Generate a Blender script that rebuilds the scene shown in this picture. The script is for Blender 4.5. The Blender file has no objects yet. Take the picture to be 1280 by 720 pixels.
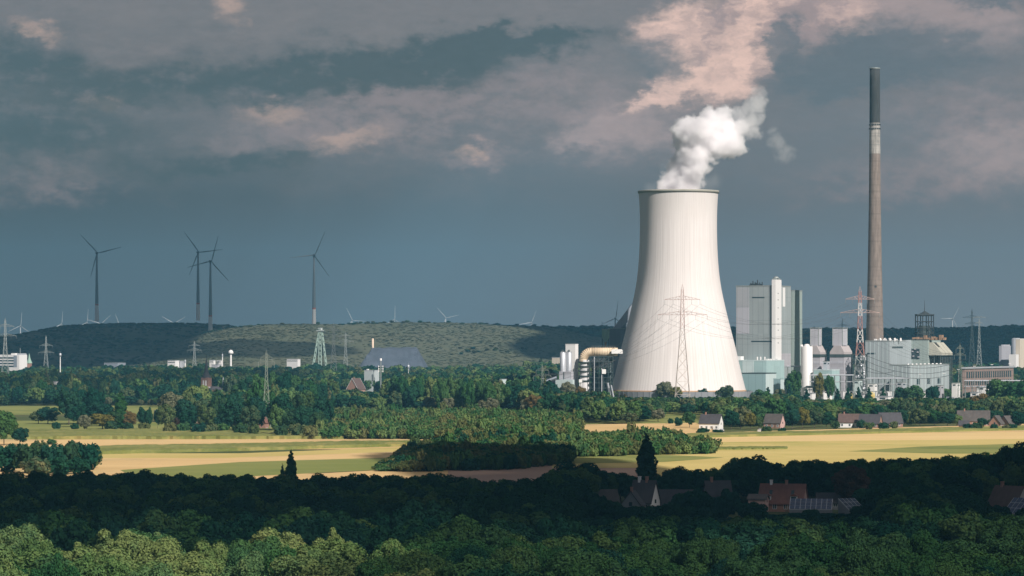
import bpy, bmesh, math, random
import numpy as np
from mathutils import Vector, noise as mnoise
R = math.radians
sc = bpy.context.scene
COL = sc.collection
random.seed(7)
RNG = np.random.default_rng(11)

# ------------------------------------------------------------------ camera
H = 54.0            # eye height above the plain, metres
F = 4166.7          # focal length in pixels of a 1280 wide frame
HOR = 425.0         # row of the horizon in that frame
cam_d = bpy.data.cameras.new('camera')
cam = bpy.data.objects.new('camera', cam_d); COL.objects.link(cam)
cam.location = (0, 0, H); cam.rotation_euler = (R(90), 0, 0)
cam_d.sensor_width = 36.0
cam_d.lens = 36.0 * F / 1280.0
cam_d.shift_y = (HOR - 360.0) / 1280.0
cam_d.clip_start = 1.0; cam_d.clip_end = 60000.0
sc.camera = cam

# ------------------------------------------------------------------ light
SUN_EL, SUN_AZ = 37.0, 33.0          # azimuth to the right of straight behind the camera
SUN_DIR = Vector((math.sin(R(SUN_AZ)) * math.cos(R(SUN_EL)), -math.cos(R(SUN_AZ)) * math.cos(R(SUN_EL)), math.sin(R(SUN_EL))))
sd = bpy.data.lights.new('sun', 'SUN'); so = bpy.data.objects.new('sun', sd); COL.objects.link(so)
sd.energy = 5.0; sd.angle = R(0.53); sd.color = (1.0, 0.92, 0.85)
so.rotation_euler = SUN_DIR.to_track_quat('Z', 'Y').to_euler()
so.location = (300, -400, 900)

vs = sc.view_settings
vs.view_transform = 'Standard'; vs.look = 'None'; vs.gamma = 1.0; vs.exposure = 0.3
try: vs.use_curve_mapping = False
except Exception: pass
sc.render.engine = 'CYCLES'
cy = sc.cycles
cy.use_denoising = True
cy.max_bounces = 30; cy.diffuse_bounces = 2; cy.glossy_bounces = 2; cy.transmission_bounces = 2
cy.transparent_max_bounces = 8; cy.volume_bounces = 28
cy.sample_clamp_indirect = 4.0
cy.use_adaptive_sampling = True; cy.adaptive_threshold = 0.01
cy.volume_max_steps = 256

def lin(r, g, b):
    def f(c):
        c /= 255.0
        return c / 12.92 if c <= 0.04045 else ((c + 0.055) / 1.055) ** 2.4
    return (f(r), f(g), f(b), 1.0)

# small node helper -------------------------------------------------
class NT:
    def __init__(s, tree): s.t = tree; s.n = tree.nodes; s.l = tree.links
    def node(s, typ, **kw):
        n = s.n.new(typ)
        for k, v in kw.items(): setattr(n, k, v)
        return n
    def put(s, sock, v):
        if hasattr(v, 'is_linked') or hasattr(v, 'links'): s.l.new(v, sock)
        else: sock.default_value = v
    def m(s, op, a, b=None, c=None, clamp=False):
        n = s.node('ShaderNodeMath', operation=op); n.use_clamp = clamp
        s.put(n.inputs[0], a)
        if b is not None: s.put(n.inputs[1], b)
        if c is not None: s.put(n.inputs[2], c)
        return n.outputs[0]
    def v(s, op, a, b=None, scale=None):
        n = s.node('ShaderNodeVectorMath', operation=op)
        s.put(n.inputs[0], a)
        if b is not None: s.put(n.inputs[1], b)
        if scale is not None: s.put(n.inputs[3], scale)
        return n.outputs['Value'] if op in ('DISTANCE', 'LENGTH', 'DOT_PRODUCT') else n.outputs[0]
    def xyz(s, x, y, z):
        n = s.node('ShaderNodeCombineXYZ'); s.put(n.inputs[0], x); s.put(n.inputs[1], y); s.put(n.inputs[2], z)
        return n.outputs[0]
    def sep(s, v):
        n = s.node('ShaderNodeSeparateXYZ'); s.put(n.inputs[0], v); return n.outputs
    def noise(s, vec, scale, detail=4.0, rough=0.55, out='Fac', dist=0.0):
        n = s.node('ShaderNodeTexNoise'); n.noise_dimensions = '3D'
        s.put(n.inputs['Vector'], vec); n.inputs['Scale'].default_value = scale
        n.inputs['Detail'].default_value = detail; n.inputs['Roughness'].default_value = rough
        n.inputs['Distortion'].default_value = dist
        return n.outputs['Fac' if out == 'Fac' else 'Color']
    def mix(s, f, a, b, blend='MIX'):
        n = s.node('ShaderNodeMix', data_type='RGBA', blend_type=blend); n.clamp_factor = True
        s.put(n.inputs[0], f); s.put(n.inputs[6], a); s.put(n.inputs[7], b)
        return n.outputs[2]
    def ss(s, x, lo, hi):
        n = s.node('ShaderNodeMapRange', interpolation_type='SMOOTHSTEP')
        s.put(n.inputs['Value'], x); n.inputs['From Min'].default_value = lo; n.inputs['From Max'].default_value = hi
        return n.outputs['Result']
    def ramp(s, f, stops):
        n = s.node('ShaderNodeValToRGB'); e = n.color_ramp.elements
        while len(e) < len(stops): e.new(0.5)
        for q, (p, c) in zip(e, stops): q.position = p; q.color = c
        s.put(n.inputs[0], f); return n.outputs[0]

# ------------------------------------------------------------------ sky
world = bpy.data.worlds.new('World'); sc.world = world; world.use_nodes = True
W_STRENGTH = 0.1
def build_world():
    t = NT(world.node_tree); t.n.clear()
    out = t.node('ShaderNodeOutputWorld'); bg = t.node('ShaderNodeBackground')
    t.l.new(bg.outputs[0], out.inputs[0]); bg.inputs[1].default_value = W_STRENGTH
    sky = t.node('ShaderNodeTexSky', sky_type='NISHITA'); sky.sun_disc = False
    sky.sun_elevation = R(SUN_EL); sky.sun_rotation = R(180 - SUN_AZ)
    sky.air_density = 1.2; sky.dust_density = 1.5
    d = t.node('ShaderNodeTexCoord').outputs['Generated']
    x, y, z = t.sep(d)[:3]
    az = t.m('ARCTAN2', x, y); el = t.m('ARCSINE', z)
    S = t.m('MULTIPLY_ADD', az, 41.67, 6.4)                 # cloud bank coordinates: azimuth and elevation
    T = t.m('SUBTRACT', 4.25, t.m('MULTIPLY', el, 41.67))
    P = t.xyz(S, t.m('MULTIPLY', T, 1.7), 0.0)              # clouds seen low over the land lie flat
    w1 = t.sep(t.noise(P, 0.9, 6.0, 0.6, 'Color'))
    w2 = t.sep(t.noise(t.v('ADD', P, (31.0, 7.0, 3.0)), 3.2, 6.0, 0.62, 'Color'))
    def warp(a1, a2):
        s1 = t.m('ADD', S, t.m('ADD', t.m('MULTIPLY', t.m('SUBTRACT', w1[0], .5), a1), t.m('MULTIPLY', t.m('SUBTRACT', w2[0], .5), a2)))
        t1 = t.m('ADD', T, t.m('ADD', t.m('MULTIPLY', t.m('SUBTRACT', w1[1], .5), a1 * .6), t.m('MULTIPLY', t.m('SUBTRACT', w2[1], .5), a2 * .7)))
        return s1, t1
    SW, TW = warp(1.5, 0.75)
    SF, TF = warp(0.5, 0.75)
    def blob(S_, T_, s0, t0, rs, rt, rot=0.0):
        c, q = math.cos(R(rot)), math.sin(R(rot))
        ds = t.m('SUBTRACT', S_, s0); dt = t.m('SUBTRACT', T_, t0)
        u = t.m('ADD', t.m('MULTIPLY', ds, c / rs), t.m('MULTIPLY', dt, q / rs))
        w = t.m('ADD', t.m('MULTIPLY', ds, -q / rt), t.m('MULTIPLY', dt, c / rt))
        return t.m('EXPONENT', t.m('MULTIPLY', t.m('ADD', t.m('MULTIPLY', u, u), t.m('MULTIPLY', w, w)), -1.0))
    def add(*a):
        r = a[0]
        for q in a[1:]: r = t.m('ADD', r, q)
        return r
    k = 1.0 / W_STRENGTH
    def C(r, g, b, f=1.0):
        c = lin(r, g, b); return (c[0] * k * f * SKY_GAIN, c[1] * k * f * SKY_GAIN, c[2] * k * f * SKY_GAIN, 1)
    fb = t.noise(t.v('ADD', P, (3.0, 9.0, 1.0)), 1.1, 10.0, 0.6)
    fb2 = t.noise(t.v('ADD', P, (13.0, 2.0, 5.0)), 2.6, 9.0, 0.62)
    fb3 = t.noise(t.v('ADD', t.xyz(t.m('ADD', S, t.m('MULTIPLY', t.m('SUBTRACT', w2[0], .5), .9)), t.m('MULTIPLY', T, 2.6), 0.0), (5.0, 21.0, 2.0)), .8, 10.0, .62)
    # base veil: blue grey, a little lighter low down and to the right
    base = t.mix(t.ss(S, 0.0, 12.8), C(60, 77, 88), C(106, 113, 122))
    base = t.mix(t.m('MULTIPLY', t.ss(T, 2.2, 4.1), .8), base, t.mix(t.ss(S, 0, 12.8), C(84, 94, 104), C(124, 128, 134)))
    # layered upper bank, soft everywhere: slate below, mauve grey above
    up = t.m('MULTIPLY', t.ss(TW, 2.75, 1.5), t.m('MULTIPLY_ADD', t.ss(fb3, .30, .70), .55, .45))
    col = t.mix(t.m('MULTIPLY', up, .85), base, C(116, 111, 115))
    up2 = t.m('MULTIPLY', t.ss(TW, 1.9, .1), t.ss(fb, .38, .72))
    col = t.mix(t.m('MULTIPLY', up2, .55), col, C(140, 128, 128))
    topl = add(blob(SW, TW, 2.2, .1, 3.8, .6), blob(SW, TW, 5.8, .2, 2.8, .55), blob(SW, TW, 7.4, .9, 1.1, .9))
    col = t.mix(t.m('MULTIPLY', t.ss(topl, .0, 1.3), .7), col, C(119, 115, 118))
    # lit, pinkish middle clouds on the left
    mid = add(blob(SW, TW, 4.0, 1.6, 1.7, .5, -6), blob(SW, TW, 6.2, 1.15, 1.5, .4, -8), blob(SW, TW, .95, 1.35, .9, .26, 10), blob(SW, TW, 5.95, 1.95, .5, .14), blob(SW, TW, 7.6, 1.6, .9, .4), blob(SW, TW, 12.2, 1.5, 1.2, .5), blob(SW, TW, 11.6, 2.3, 1.6, .3), blob(SW, TW, .8, 2.2, 1.0, .3))
    mid = t.m('MULTIPLY', mid, t.m('MULTIPLY_ADD', t.ss(fb2, .25, .7), .85, .15))
    col = t.mix(t.m('MULTIPLY', t.ss(mid, .02, .95), .72), col, C(148, 132, 134))
    hot = add(blob(SF, TF, 3.45, 1.4, .42, .16), blob(SF, TF, 1.3, 1.33, .26, .13), blob(SF, TF, .5, .42, .32, .12, 15), blob(SF, TF, 2.85, .12, .24, .24), blob(SF, TF, 5.9, 1.9, .2, .1), blob(SF, TF, 4.3, 1.75, .5, .14, -10))
    col = t.mix(t.m('MULTIPLY', t.ss(t.m('MULTIPLY', hot, t.m('MULTIPLY_ADD', fb2, 1.0, .4)), .05, 1.25), .72), col, C(206, 172, 156))
    # dark slate bands
    dark = add(blob(SW, TW, 3.2, .98, 3.0, .30, -5), blob(SW, TW, .6, 1.75, 1.8, .45), blob(SW, TW, 5.9, .62, 1.8, .25, -3), blob(SW, TW, .2, .75, 1.2, .35, 15), blob(SW, TW, 6.7, .5, .7, .14), blob(SW, TW, 5.2, 1.05, 1.0, .24), blob(SW, TW, 3.0, 2.1, 1.5, .2, -4))
    dark = t.m('MULTIPLY', dark, t.m('MULTIPLY_ADD', t.ss(fb2, .2, .6), .8, .2))
    col = t.mix(t.m('MULTIPLY', t.ss(dark, .05, 1.0), .85), col, C(54, 74, 82))
    # big sunlit pink tower of cloud behind the plume
    pink = add(blob(SF, TF, 9.3, .45, 1.15, .58, -22), blob(SF, TF, 8.42, .42, .5, .28), blob(SF, TF, 10.3, .02, .95, .42, -12), blob(SF, TF, 8.9, 1.0, .5, .3), t.m('MULTIPLY', blob(SF, TF, 8.1, 1.25, .3, .15, -20), .95))
    pk = t.ss(t.m('MULTIPLY', pink, t.m('MULTIPLY_ADD', fb2, 1.2, .4)), .16, 1.0)
    Pi = t.xyz(t.m('ADD', SF, t.m('MULTIPLY', TF, .5)), t.m('MULTIPLY', TF, 1.1), 8.0)
    pbright = t.m('ADD', t.m('MULTIPLY', t.noise(Pi, 1.5, 4.0, .5), .65), t.m('MULTIPLY', t.noise(Pi, 4.5, 6.0, .55), .35))
    pcol = t.mix(t.ss(t.m('ADD', pbright, t.m('MULTIPLY', t.m('SUBTRACT', 9.4, S), .05)), .36, .66), C(162, 142, 142), C(246, 206, 190))
    col = t.mix(t.m('MULTIPLY', pk, .94), col, pcol)
    pr = add(blob(SF, TF, 12.0, .42, 1.0, .36, -8), blob(SF, TF, 12.45, 1.95, .8, .42), blob(SF, TF, 11.5, .05, 1.0, .25), blob(SF, TF, 7.25, 1.75, .4, .12, -20), blob(SF, TF, 8.0, 1.6, .8, .34, 0))
    col = t.mix(t.m('MULTIPLY', t.ss(t.m('MULTIPLY', pr, t.m('MULTIPLY_ADD', fb2, 1.3, .3)), .02, 1.1), .68), col, C(178, 156, 154))
    # slate scraps in front of the bright cloud
    scrap = add(blob(SF, TF, 8.2, .8, .46, .34, 20), blob(SF, TF, 9.72, .42, .3, .13, -50), blob(SF, TF, 9.8, .68, .16, .22, -15), blob(SF, TF, 12.35, .07, .6, .12), blob(SF, TF, 11.4, .72, 1.3, .42), blob(SF, TF, 10.5, .95, .9, .34, -20))
    col = t.mix(t.m('MULTIPLY', t.ss(t.m('MULTIPLY', scrap, t.m('MULTIPLY_ADD', fb2, 1.6, .1)), .18, .85), .76), col, C(86, 99, 110))
    # streaky and cauliflower fine structure
    fine = t.noise(t.xyz(S, t.m('MULTIPLY', T, 2.5), 4.0), 5.0, 8.0, .62)
    amt = t.m('MULTIPLY_ADD', t.ss(T, 2.6, 1.2), .8, .2)
    col = t.mix(amt, col, t.mix(1.0, col, t.ramp(fine, [(.25, (.92, .93, .93, 1)), (.75, (1.08, 1.07, 1.07, 1))]), 'MULTIPLY'))
    # thin places let the clear sky through
    col = t.mix(.06, col, sky.outputs[0])
    t.l.new(col, bg.inputs[0])
SKY_GAIN = 0.82
build_world()

# ------------------------------------------------------------------ mesh helpers
def W(px, py, Y):
    """world point that stands at distance Y in the direction of a pixel of the 1280 wide frame"""
    return Vector(((px - 640.0) / F * Y, Y, H - (py - HOR) / F * Y))
def G(py): return H * F / (py - HOR)          # distance of the flat ground seen on that row
def U(Y): return Y / F                        # metres per pixel at distance Y

class MB:
    def __init__(s): s.v = []; s.f = []; s.sm = []
    def face(s, pts, smooth=False):
        i = len(s.v); s.v.extend([tuple(p) for p in pts]); s.f.append(tuple(range(i, i + len(pts)))); s.sm.append(smooth)
    def box(s, x0, x1, y0, y1, z0, z1):
        i = len(s.v)
        s.v += [(x0, y0, z0), (x1, y0, z0), (x1, y1, z0), (x0, y1, z0), (x0, y0, z1), (x1, y0, z1), (x1, y1, z1), (x0, y1, z1)]
        for q in ((0, 3, 2, 1), (4, 5, 6, 7), (0, 1, 5, 4), (1, 2, 6, 5), (2, 3, 7, 6), (3, 0, 4, 7)):
            s.f.append(tuple(i + k for k in q)); s.sm.append(False)
        return s
    def prism(s, poly, axis, a, b):
        """poly of 2D points extruded along axis (0=x: poly is y,z; 1=y: poly is x,z; 2=z: poly is x,y)"""
        n = len(poly); i = len(s.v)
        for t in (a, b):
            for (u, w) in poly:
                s.v.append({0: (t, u, w), 1: (u, t, w), 2: (u, w, t)}[axis])
        for k in range(n):
            s.f.append((i + k, i + (k + 1) % n, i + n + (k + 1) % n, i + n + k)); s.sm.append(False)
        s.f.append(tuple(i + k for k in reversed(range(n)))); s.f.append(tuple(i + n + k for k in range(n))); s.sm += [False, False]
        return s
    def tube(s, p0, p1, r0, r1=None, n=4, smooth=False, caps=True):
        r1 = r0 if r1 is None else r1
        p0, p1 = Vector(p0), Vector(p1); d = (p1 - p0)
        if d.length < 1e-6: return s
        d.normalize(); a = d.orthogonal().normalized(); b = d.cross(a); i = len(s.v)
        for p, r in ((p0, r0), (p1, r1)):
            for k in range(n):
                th = 2 * math.pi * (k + .5) / n; s.v.append(tuple(p + a * (r * math.cos(th)) + b * (r * math.sin(th))))
        for k in range(n):
            s.f.append((i + k, i + (k + 1) % n, i + n + (k + 1) % n, i + n + k)); s.sm.append(smooth)
        if caps:
            s.f.append(tuple(i + k for k in reversed(range(n)))); s.f.append(tuple(i + n + k for k in range(n))); s.sm += [False, False]
        return s
    def path(s, pts, r, n=6, smooth=True):
        rs = r if isinstance(r, (list, tuple)) else [r] * len(pts)
        for a, b, ra, rb in zip(pts, pts[1:], rs, rs[1:]): s.tube(a, b, ra, rb, n, smooth, True)
        return s
    def lathe(s, prof, n=32, cx=0, cy=0, smooth=True, cap0=False, cap1=False, rib=None):
        i = len(s.v)
        for (r, z) in prof:
            for k in range(n):
                th = 2 * math.pi * k / n
                rr = r + (rib if (rib and k % 2) else 0)
                s.v.append((cx + rr * math.cos(th), cy + rr * math.sin(th), z))
        for j in range(len(prof) - 1):
            for k in range(n):
                a = i + j * n + k; b = i + j * n + (k + 1) % n
                s.f.append((a, b, b + n, a + n)); s.sm.append(smooth)
        if cap0: s.f.append(tuple(i + k for k in reversed(range(n)))); s.sm.append(False)
        if cap1:
            j = i + (len(prof) - 1) * n; s.f.append(tuple(j + k for k in range(n))); s.sm.append(False)
        return s
    def mesh(s, name, mat):
        me = bpy.data.meshes.new(name); me.from_pydata(s.v, [], s.f)
        me.polygons.foreach_set('use_smooth', s.sm)
        if mat: me.materials.append(mat)
        me.update(); return me
    def build(s, name, mat, parent=None, loc=None, rz=0.0):
        o = bpy.data.objects.new(name, s.mesh(name, mat)); COL.objects.link(o)
        if parent: o.parent = parent
        if loc is not None: o.location = loc
        o.rotation_euler[2] = rz
        return o

def tag(o, label, cat, group=None, kind=None):
    o['label'] = label; o['category'] = cat
    if group: o['group'] = group
    if kind: o['kind'] = kind
    return o
def thing(name, label, cat, loc=(0, 0, 0), rz=0.0, group=None):
    o = bpy.data.objects.new(name, None); COL.objects.link(o)
    o.location = loc; o.rotation_euler[2] = rz; o.empty_display_size = 5
    return tag(o, label, cat, group)
def structure(o): o['kind'] = 'structure'; return o
def copy_tree(o, parent=None):
    c = o.copy(); COL.objects.link(c)
    if parent: c.parent = parent
    for ch in list(o.children): copy_tree(ch, c)
    return c

# ------------------------------------------------------------------ materials
def mat_new(name):
    m = bpy.data.materials.new(name); m.use_nodes = True
    t = NT(m.node_tree); t.n.clear()
    out = t.node('ShaderNodeOutputMaterial'); b = t.node('ShaderNodeBsdfPrincipled')
    t.l.new(b.outputs[0], out.inputs[0])
    return m, t, b, out
def paint(name, c, rough=.6, var=.12, scale=.15, metal=0.0, streak=True):
    """painted or raw surface with uneven weathering"""
    m, t, b, out = mat_new(name)
    co = t.node('ShaderNodeTexCoord').outputs['Object']
    v = t.v('MULTIPLY', co, (1, 1, .25 if streak else 1.0))
    n = t.noise(v, scale, 6.0, .6)
    g = t.ramp(n, [(.25, (1 - var,) * 3 + (1,)), (.75, (1 + var,) * 3 + (1,))])
    t.l.new(t.mix(1.0, tuple(c) + (1,) if len(c) == 3 else c, g, 'MULTIPLY'), b.inputs['Base Color'])
    b.inputs['Roughness'].default_value = rough; b.inputs['Metallic'].default_value = metal
    return m
def cladding(name, c, step=6.0, seam=.5, var=.10, seamw=.07, hstep=None, c2=None, split=0.5, rough=.55):
    """sheet cladding of upright panels with darker joints, following each wall of the building"""
    m, t, b, out = mat_new(name)
    co = t.node('ShaderNodeTexCoord').outputs['Object']; nrm = t.node('ShaderNodeTexCoord').outputs['Normal']
    x, y, z = t.sep(co)[:3]; nx = t.m('ABSOLUTE', t.sep(nrm)[0])
    side = t.m('GREATER_THAN', nx, .6)
    u = t.m('ADD', t.m('MULTIPLY', side, y), t.m('MULTIPLY', t.m('SUBTRACT', 1.0, side), x))
    q = t.m('DIVIDE', t.m('ADD', u, 500.0), step); fr = t.m('FRACT', q); fl = t.m('FLOOR', q)
    line = t.m('LESS_THAN', fr, seamw)
    if hstep:
        qz = t.m('DIVIDE', t.m('ADD', z, 500.0), hstep)
        line = t.m('MAXIMUM', line, t.m('LESS_THAN', t.m('FRACT', qz), seamw * step / hstep * .8))
    wn = t.node('ShaderNodeTexWhiteNoise'); wn.noise_dimensions = '3D'
    t.l.new(t.xyz(fl, side, t.m('FLOOR', t.m('DIVIDE', z, 30.0))), wn.inputs['Vector'])
    nz = t.noise(t.v('MULTIPLY', co, (1, 1, .15)), .12, 6.0, .6)
    f = t.m('ADD', t.m('MULTIPLY', wn.outputs[0], .35), t.m('MULTIPLY', nz, .65))
    g = t.ramp(f, [(.2, (1 - var,) * 3 + (1,)), (.8, (1 + var,) * 3 + (1,))])
    col = t.mix(1.0, tuple(c) + (1,), g, 'MULTIPLY')
    col = t.mix(t.m('MULTIPLY', line, seam), col, (c[0] * .35, c[1] * .38, c[2] * .4, 1))
    t.l.new(col, b.inputs['Base Color']); b.inputs['Roughness'].default_value = rough
    return m
def foliage(name, cols, trans=.22, scale=.35):
    m = bpy.data.materials.new(name); m.use_nodes = True
    t = NT(m.node_tree); t.n.clear(); out = t.node('ShaderNodeOutputMaterial')
    oi = t.node('ShaderNodeObjectInfo'); co = t.node('ShaderNodeTexCoord').outputs['Object']
    n = t.noise(co, scale, 3.0, .6); n2 = t.noise(co, scale * 6, 2.0, .6)
    f = t.m('ADD', t.m('MULTIPLY', oi.outputs['Random'], .62), t.m('MULTIPLY', n, .38))
    k = len(cols)
    col = t.ramp(f, [(.12 + .76 * i / max(1, k - 1), tuple(c) + (1,)) for i, c in enumerate(cols)])
    col = t.mix(1.0, col, t.ramp(n2, [(.3, (.72, .76, .74, 1)), (.7, (1.3, 1.26, 1.2, 1))]), 'MULTIPLY')
    d = t.node('ShaderNodeBsdfDiffuse'); tr = t.node('ShaderNodeBsdfTranslucent'); mx = t.node('ShaderNodeMixShader')
    t.l.new(col, d.inputs[0]); t.l.new(t.mix(1.0, col, (1.1, 1.25, .6, 1), 'MULTIPLY'), tr.inputs[0]); mx.inputs[0].default_value = trans
    t.l.new(d.outputs[0], mx.inputs[1]); t.l.new(tr.outputs[0], mx.inputs[2]); t.l.new(mx.outputs[0], out.inputs[0])
    return m
def fieldmat(name, c1, c2, ang=0.0, row=.25, along=.012, patch=.008, c3=None):
    """field: rows along one direction, patches of another tint"""
    m, t, b, out = mat_new(name)
    co = t.node('ShaderNodeTexCoord').outputs['Object']
    rot = t.node('ShaderNodeVectorRotate', rotation_type='Z_AXIS'); t.l.new(co, rot.inputs['Vector']); rot.inputs['Angle'].default_value = R(ang)
    v = t.v('MULTIPLY', rot.outputs[0], (along, row, 1))
    n = t.noise(v, 1.0, 5.0, .65); p = t.noise(co, patch, 4.0, .6)
    n = t.m('ADD', t.m('MULTIPLY', n, .45), t.m('MULTIPLY', t.noise(t.v('MULTIPLY', rot.outputs[0], (along * .25, row * .14, 1)), 1.0, 4.0, .6), .55))
    col = t.mix(t.m('ADD', t.m('MULTIPLY', n, .55), t.m('MULTIPLY', p, .45)), tuple(c1) + (1,), tuple(c2) + (1,))
    f = t.m('ADD', t.m('MULTIPLY', n, .55), t.m('MULTIPLY', p, .45))
    col = t.mix(t.ss(f, .36, .64), tuple(c1) + (1,), tuple(c2) + (1,))
    if c3: col = t.mix(t.m('MULTIPLY', t.ss(t.noise(t.v('ADD', co, (90, 40, 0)), patch * 2.2, 5.0, .65), .52, .66), .7), col, tuple(c3) + (1,))
    t.l.new(col, b.inputs['Base Color']); b.inputs['Roughness'].default_value = .95
    b.inputs['Specular IOR Level'].default_value = .1
    return m
# ------------------------------------------------------------------ terrain
def interp(x, tab):
    if x <= tab[0][0]: return tab[0][1]
    for (x0, y0), (x1, y1) in zip(tab, tab[1:]):
        if x <= x1: return y0 + (y1 - y0) * (x - x0) / (x1 - x0)
    return tab[-1][1]

ground_m = fieldmat('meadow_ground', (.06, .085, .03), (.10, .11, .04), 12, .02, .01, .004, (.15, .12, .06))
g = MB(); g.face([(-4300, -900, 0), (4300, -900, 0), (4300, 10400, 0), (-4300, 10400, 0)])
structure(g.build('ground', ground_m))

class Ridge:
    """a long hill: crest height along x given by the skyline, rising from y0 to yc and falling to y1"""
    def __init__(s, tab, y0, yc, y1, rough, seed, shelf=()):
        s.tab = [((px - 640) / F * yc, H - (py - HOR) / F * yc) for px, py in tab]
        s.y0, s.yc, s.y1, s.rough, s.seed, s.shelf = y0, yc, y1, rough, seed, shelf
    def z(s, x, y):
        c = max(-2.0, interp(x, s.tab))
        if y <= s.yc: f = (y - s.y0) / (s.yc - s.y0)
        else: f = (s.y1 - y) / (s.y1 - s.yc)
        f = min(1, max(0, f)); q = f * f * (3 - 2 * f)
        q = .45 * f + .55 * q
        for (a, wd) in s.shelf:                     # terraces of a spoil heap
            q += .05 * math.exp(-((f - a) / wd) ** 2)
        nz = mnoise.fractal(Vector((x * .004, y * .004, s.seed)), 1.0, 2.0, 5)
        return max(-2.0, c * q + nz * s.rough * f * (1 - .6 * f))
    def build(s, name, mat, x0, x1, nx, ny):
        v = []; f = []
        for j in range(ny + 1):
            y = s.y0 + (s.y1 - s.y0) * j / ny
            for i in range(nx + 1):
                x = x0 + (x1 - x0) * i / nx; v.append((x, y, s.z(x, y)))
        for j in range(ny):
            for i in range(nx):
                a = j * (nx + 1) + i; f.append((a, a + 1, a + nx + 2, a + nx + 1))
        me = bpy.data.meshes.new(name); me.from_pydata(v, [], f); me.polygons.foreach_set('use_smooth', [True] * len(f))
        me.materials.append(mat); o = bpy.data.objects.new(name, me); COL.objects.link(o); return structure(o)

heap_m = fieldmat('heap_soil', (.045, .06, .035), (.075, .08, .05), 4, .006, .003, .003, (.12, .11, .085))
slope_m = fieldmat('dry_slope', (.085, .10, .062), (.125, .125, .08), 2, .03, .012, .012, (.10, .11, .07))
ridge_far = Ridge([(-200, 424), (300, 420), (640, 418), (740, 415), (800, 416), (960, 417), (1100, 418), (1200, 416), (1300, 414)], 5200, 6600, 8000, 4, 1.3)
heap = Ridge([(-260, 432), (-60, 427), (0, 421), (30, 418), (55, 412), (80, 407), (110, 405.5), (250, 405.5), (285, 407), (300, 411), (330, 418), (400, 440)], 4750, 6000, 7200, 9, 5.1, ((.55, .05), (.8, .05)))
slope = Ridge([(120, 446), (180, 441), (215, 432), (250, 419), (290, 410), (330, 405), (400, 404), (450, 403.5), (560, 403), (640, 405), (690, 408.5), (712, 413), (740, 421), (790, 427), (840, 436)], 4700, 5550, 6600, 9, 8.7)
far_hill = ridge_far.build('hill_wooded_ridge', heap_m, -1700, 1700, 120, 30)
heap_o = heap.build('hill_spoil_heap', heap_m, -1500, -250, 130, 60)
slope_o = slope.build('hill_dry_slope', slope_m, -720, 300, 120, 60)

# ------------------------------------------------------------------ fields
stubble = fieldmat('stubble', (.54, .37, .17), (.68, .48, .23), -3, .22, .010, .006, (.44, .34, .17))
stubble2 = fieldmat('pale_stubble', (.62, .44, .20), (.72, .54, .26), -4, .25, .008, .005)
soil = fieldmat('bare_soil', (.34, .22, .16), (.42, .29, .22), -3, .2, .01, .006)
ripe = fieldmat('ripening_crop', (.46, .37, .125), (.58, .46, .18), -3, .18, .008, .005, (.34, .33, .09))
grassy = fieldmat('green_meadow', (.17, .20, .055), (.26, .26, .085), -3, .06, .008, .006, (.11, .15, .045))
maize = fieldmat('maize', (.13, .155, .04), (.24, .24, .08), -3, .9, .05, .02, (.33, .28, .10))
FZ = [0.04]
def field(poly, mat):
    """flat field whose corners lie on the plain along the given rows"""
    FZ[0] += .025
    b = MB(); b.face([((px - 640) / F * G(py), G(py), FZ[0]) for px, py in poly])
    o = b.build('field', mat)
    if o.data.polygons[0].normal.z < 0: o.data.flip_normals()
    return structure(o)
def crop(poly, h, mat, label, nx=90, ny=10):
    """standing crop: a slab of uneven height over a four cornered plot (far-left, far-right, near-right, near-left)"""
    q = [Vector(((px - 640) / F * G(py), G(py), 0)) for px, py in poly]
    v = []; f = []
    for j in range(ny + 1):
        for i in range(nx + 1):
            s, t = i / nx, j / ny
            p = (q[0] * (1 - s) + q[1] * s) * (1 - t) + (q[3] * (1 - s) + q[2] * s) * t
            edge = i in (0, nx) or j in (0, ny)
            p.x += random.uniform(-.5, .5); p.y += random.uniform(-.8, .8)
            p.z = h * (.9 + .22 * mnoise.noise(Vector((p.x * .03, p.y * .01, 2))) + random.uniform(-.1, .1)) * (.9 if edge else 1)
            v.append(tuple(p))
    for j in range(ny):
        for i in range(nx):
            a = j * (nx + 1) + i; f.append((a, a + nx + 1, a + nx + 2, a + 1))
    ring = [i for i in range(nx + 1)] + [j * (nx + 1) + nx for j in range(1, ny + 1)] + [ny * (nx + 1) + i for i in range(nx - 1, -1, -1)] + [j * (nx + 1) for j in range(ny - 1, 0, -1)]
    b0 = len(v)
    for k in ring: v.append((v[k][0], v[k][1], 0.0))
    n = len(ring)
    for k in range(n): f.append((ring[k], ring[(k + 1) % n], b0 + (k + 1) % n, b0 + k))
    me = bpy.data.meshes.new('standing_crop'); me.from_pydata(v, [], f); me.materials.append(mat)
    o = bpy.data.objects.new('standing_crop', me); COL.objects.link(o)
    return tag(o, label, 'crop', None, 'stuff')

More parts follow.
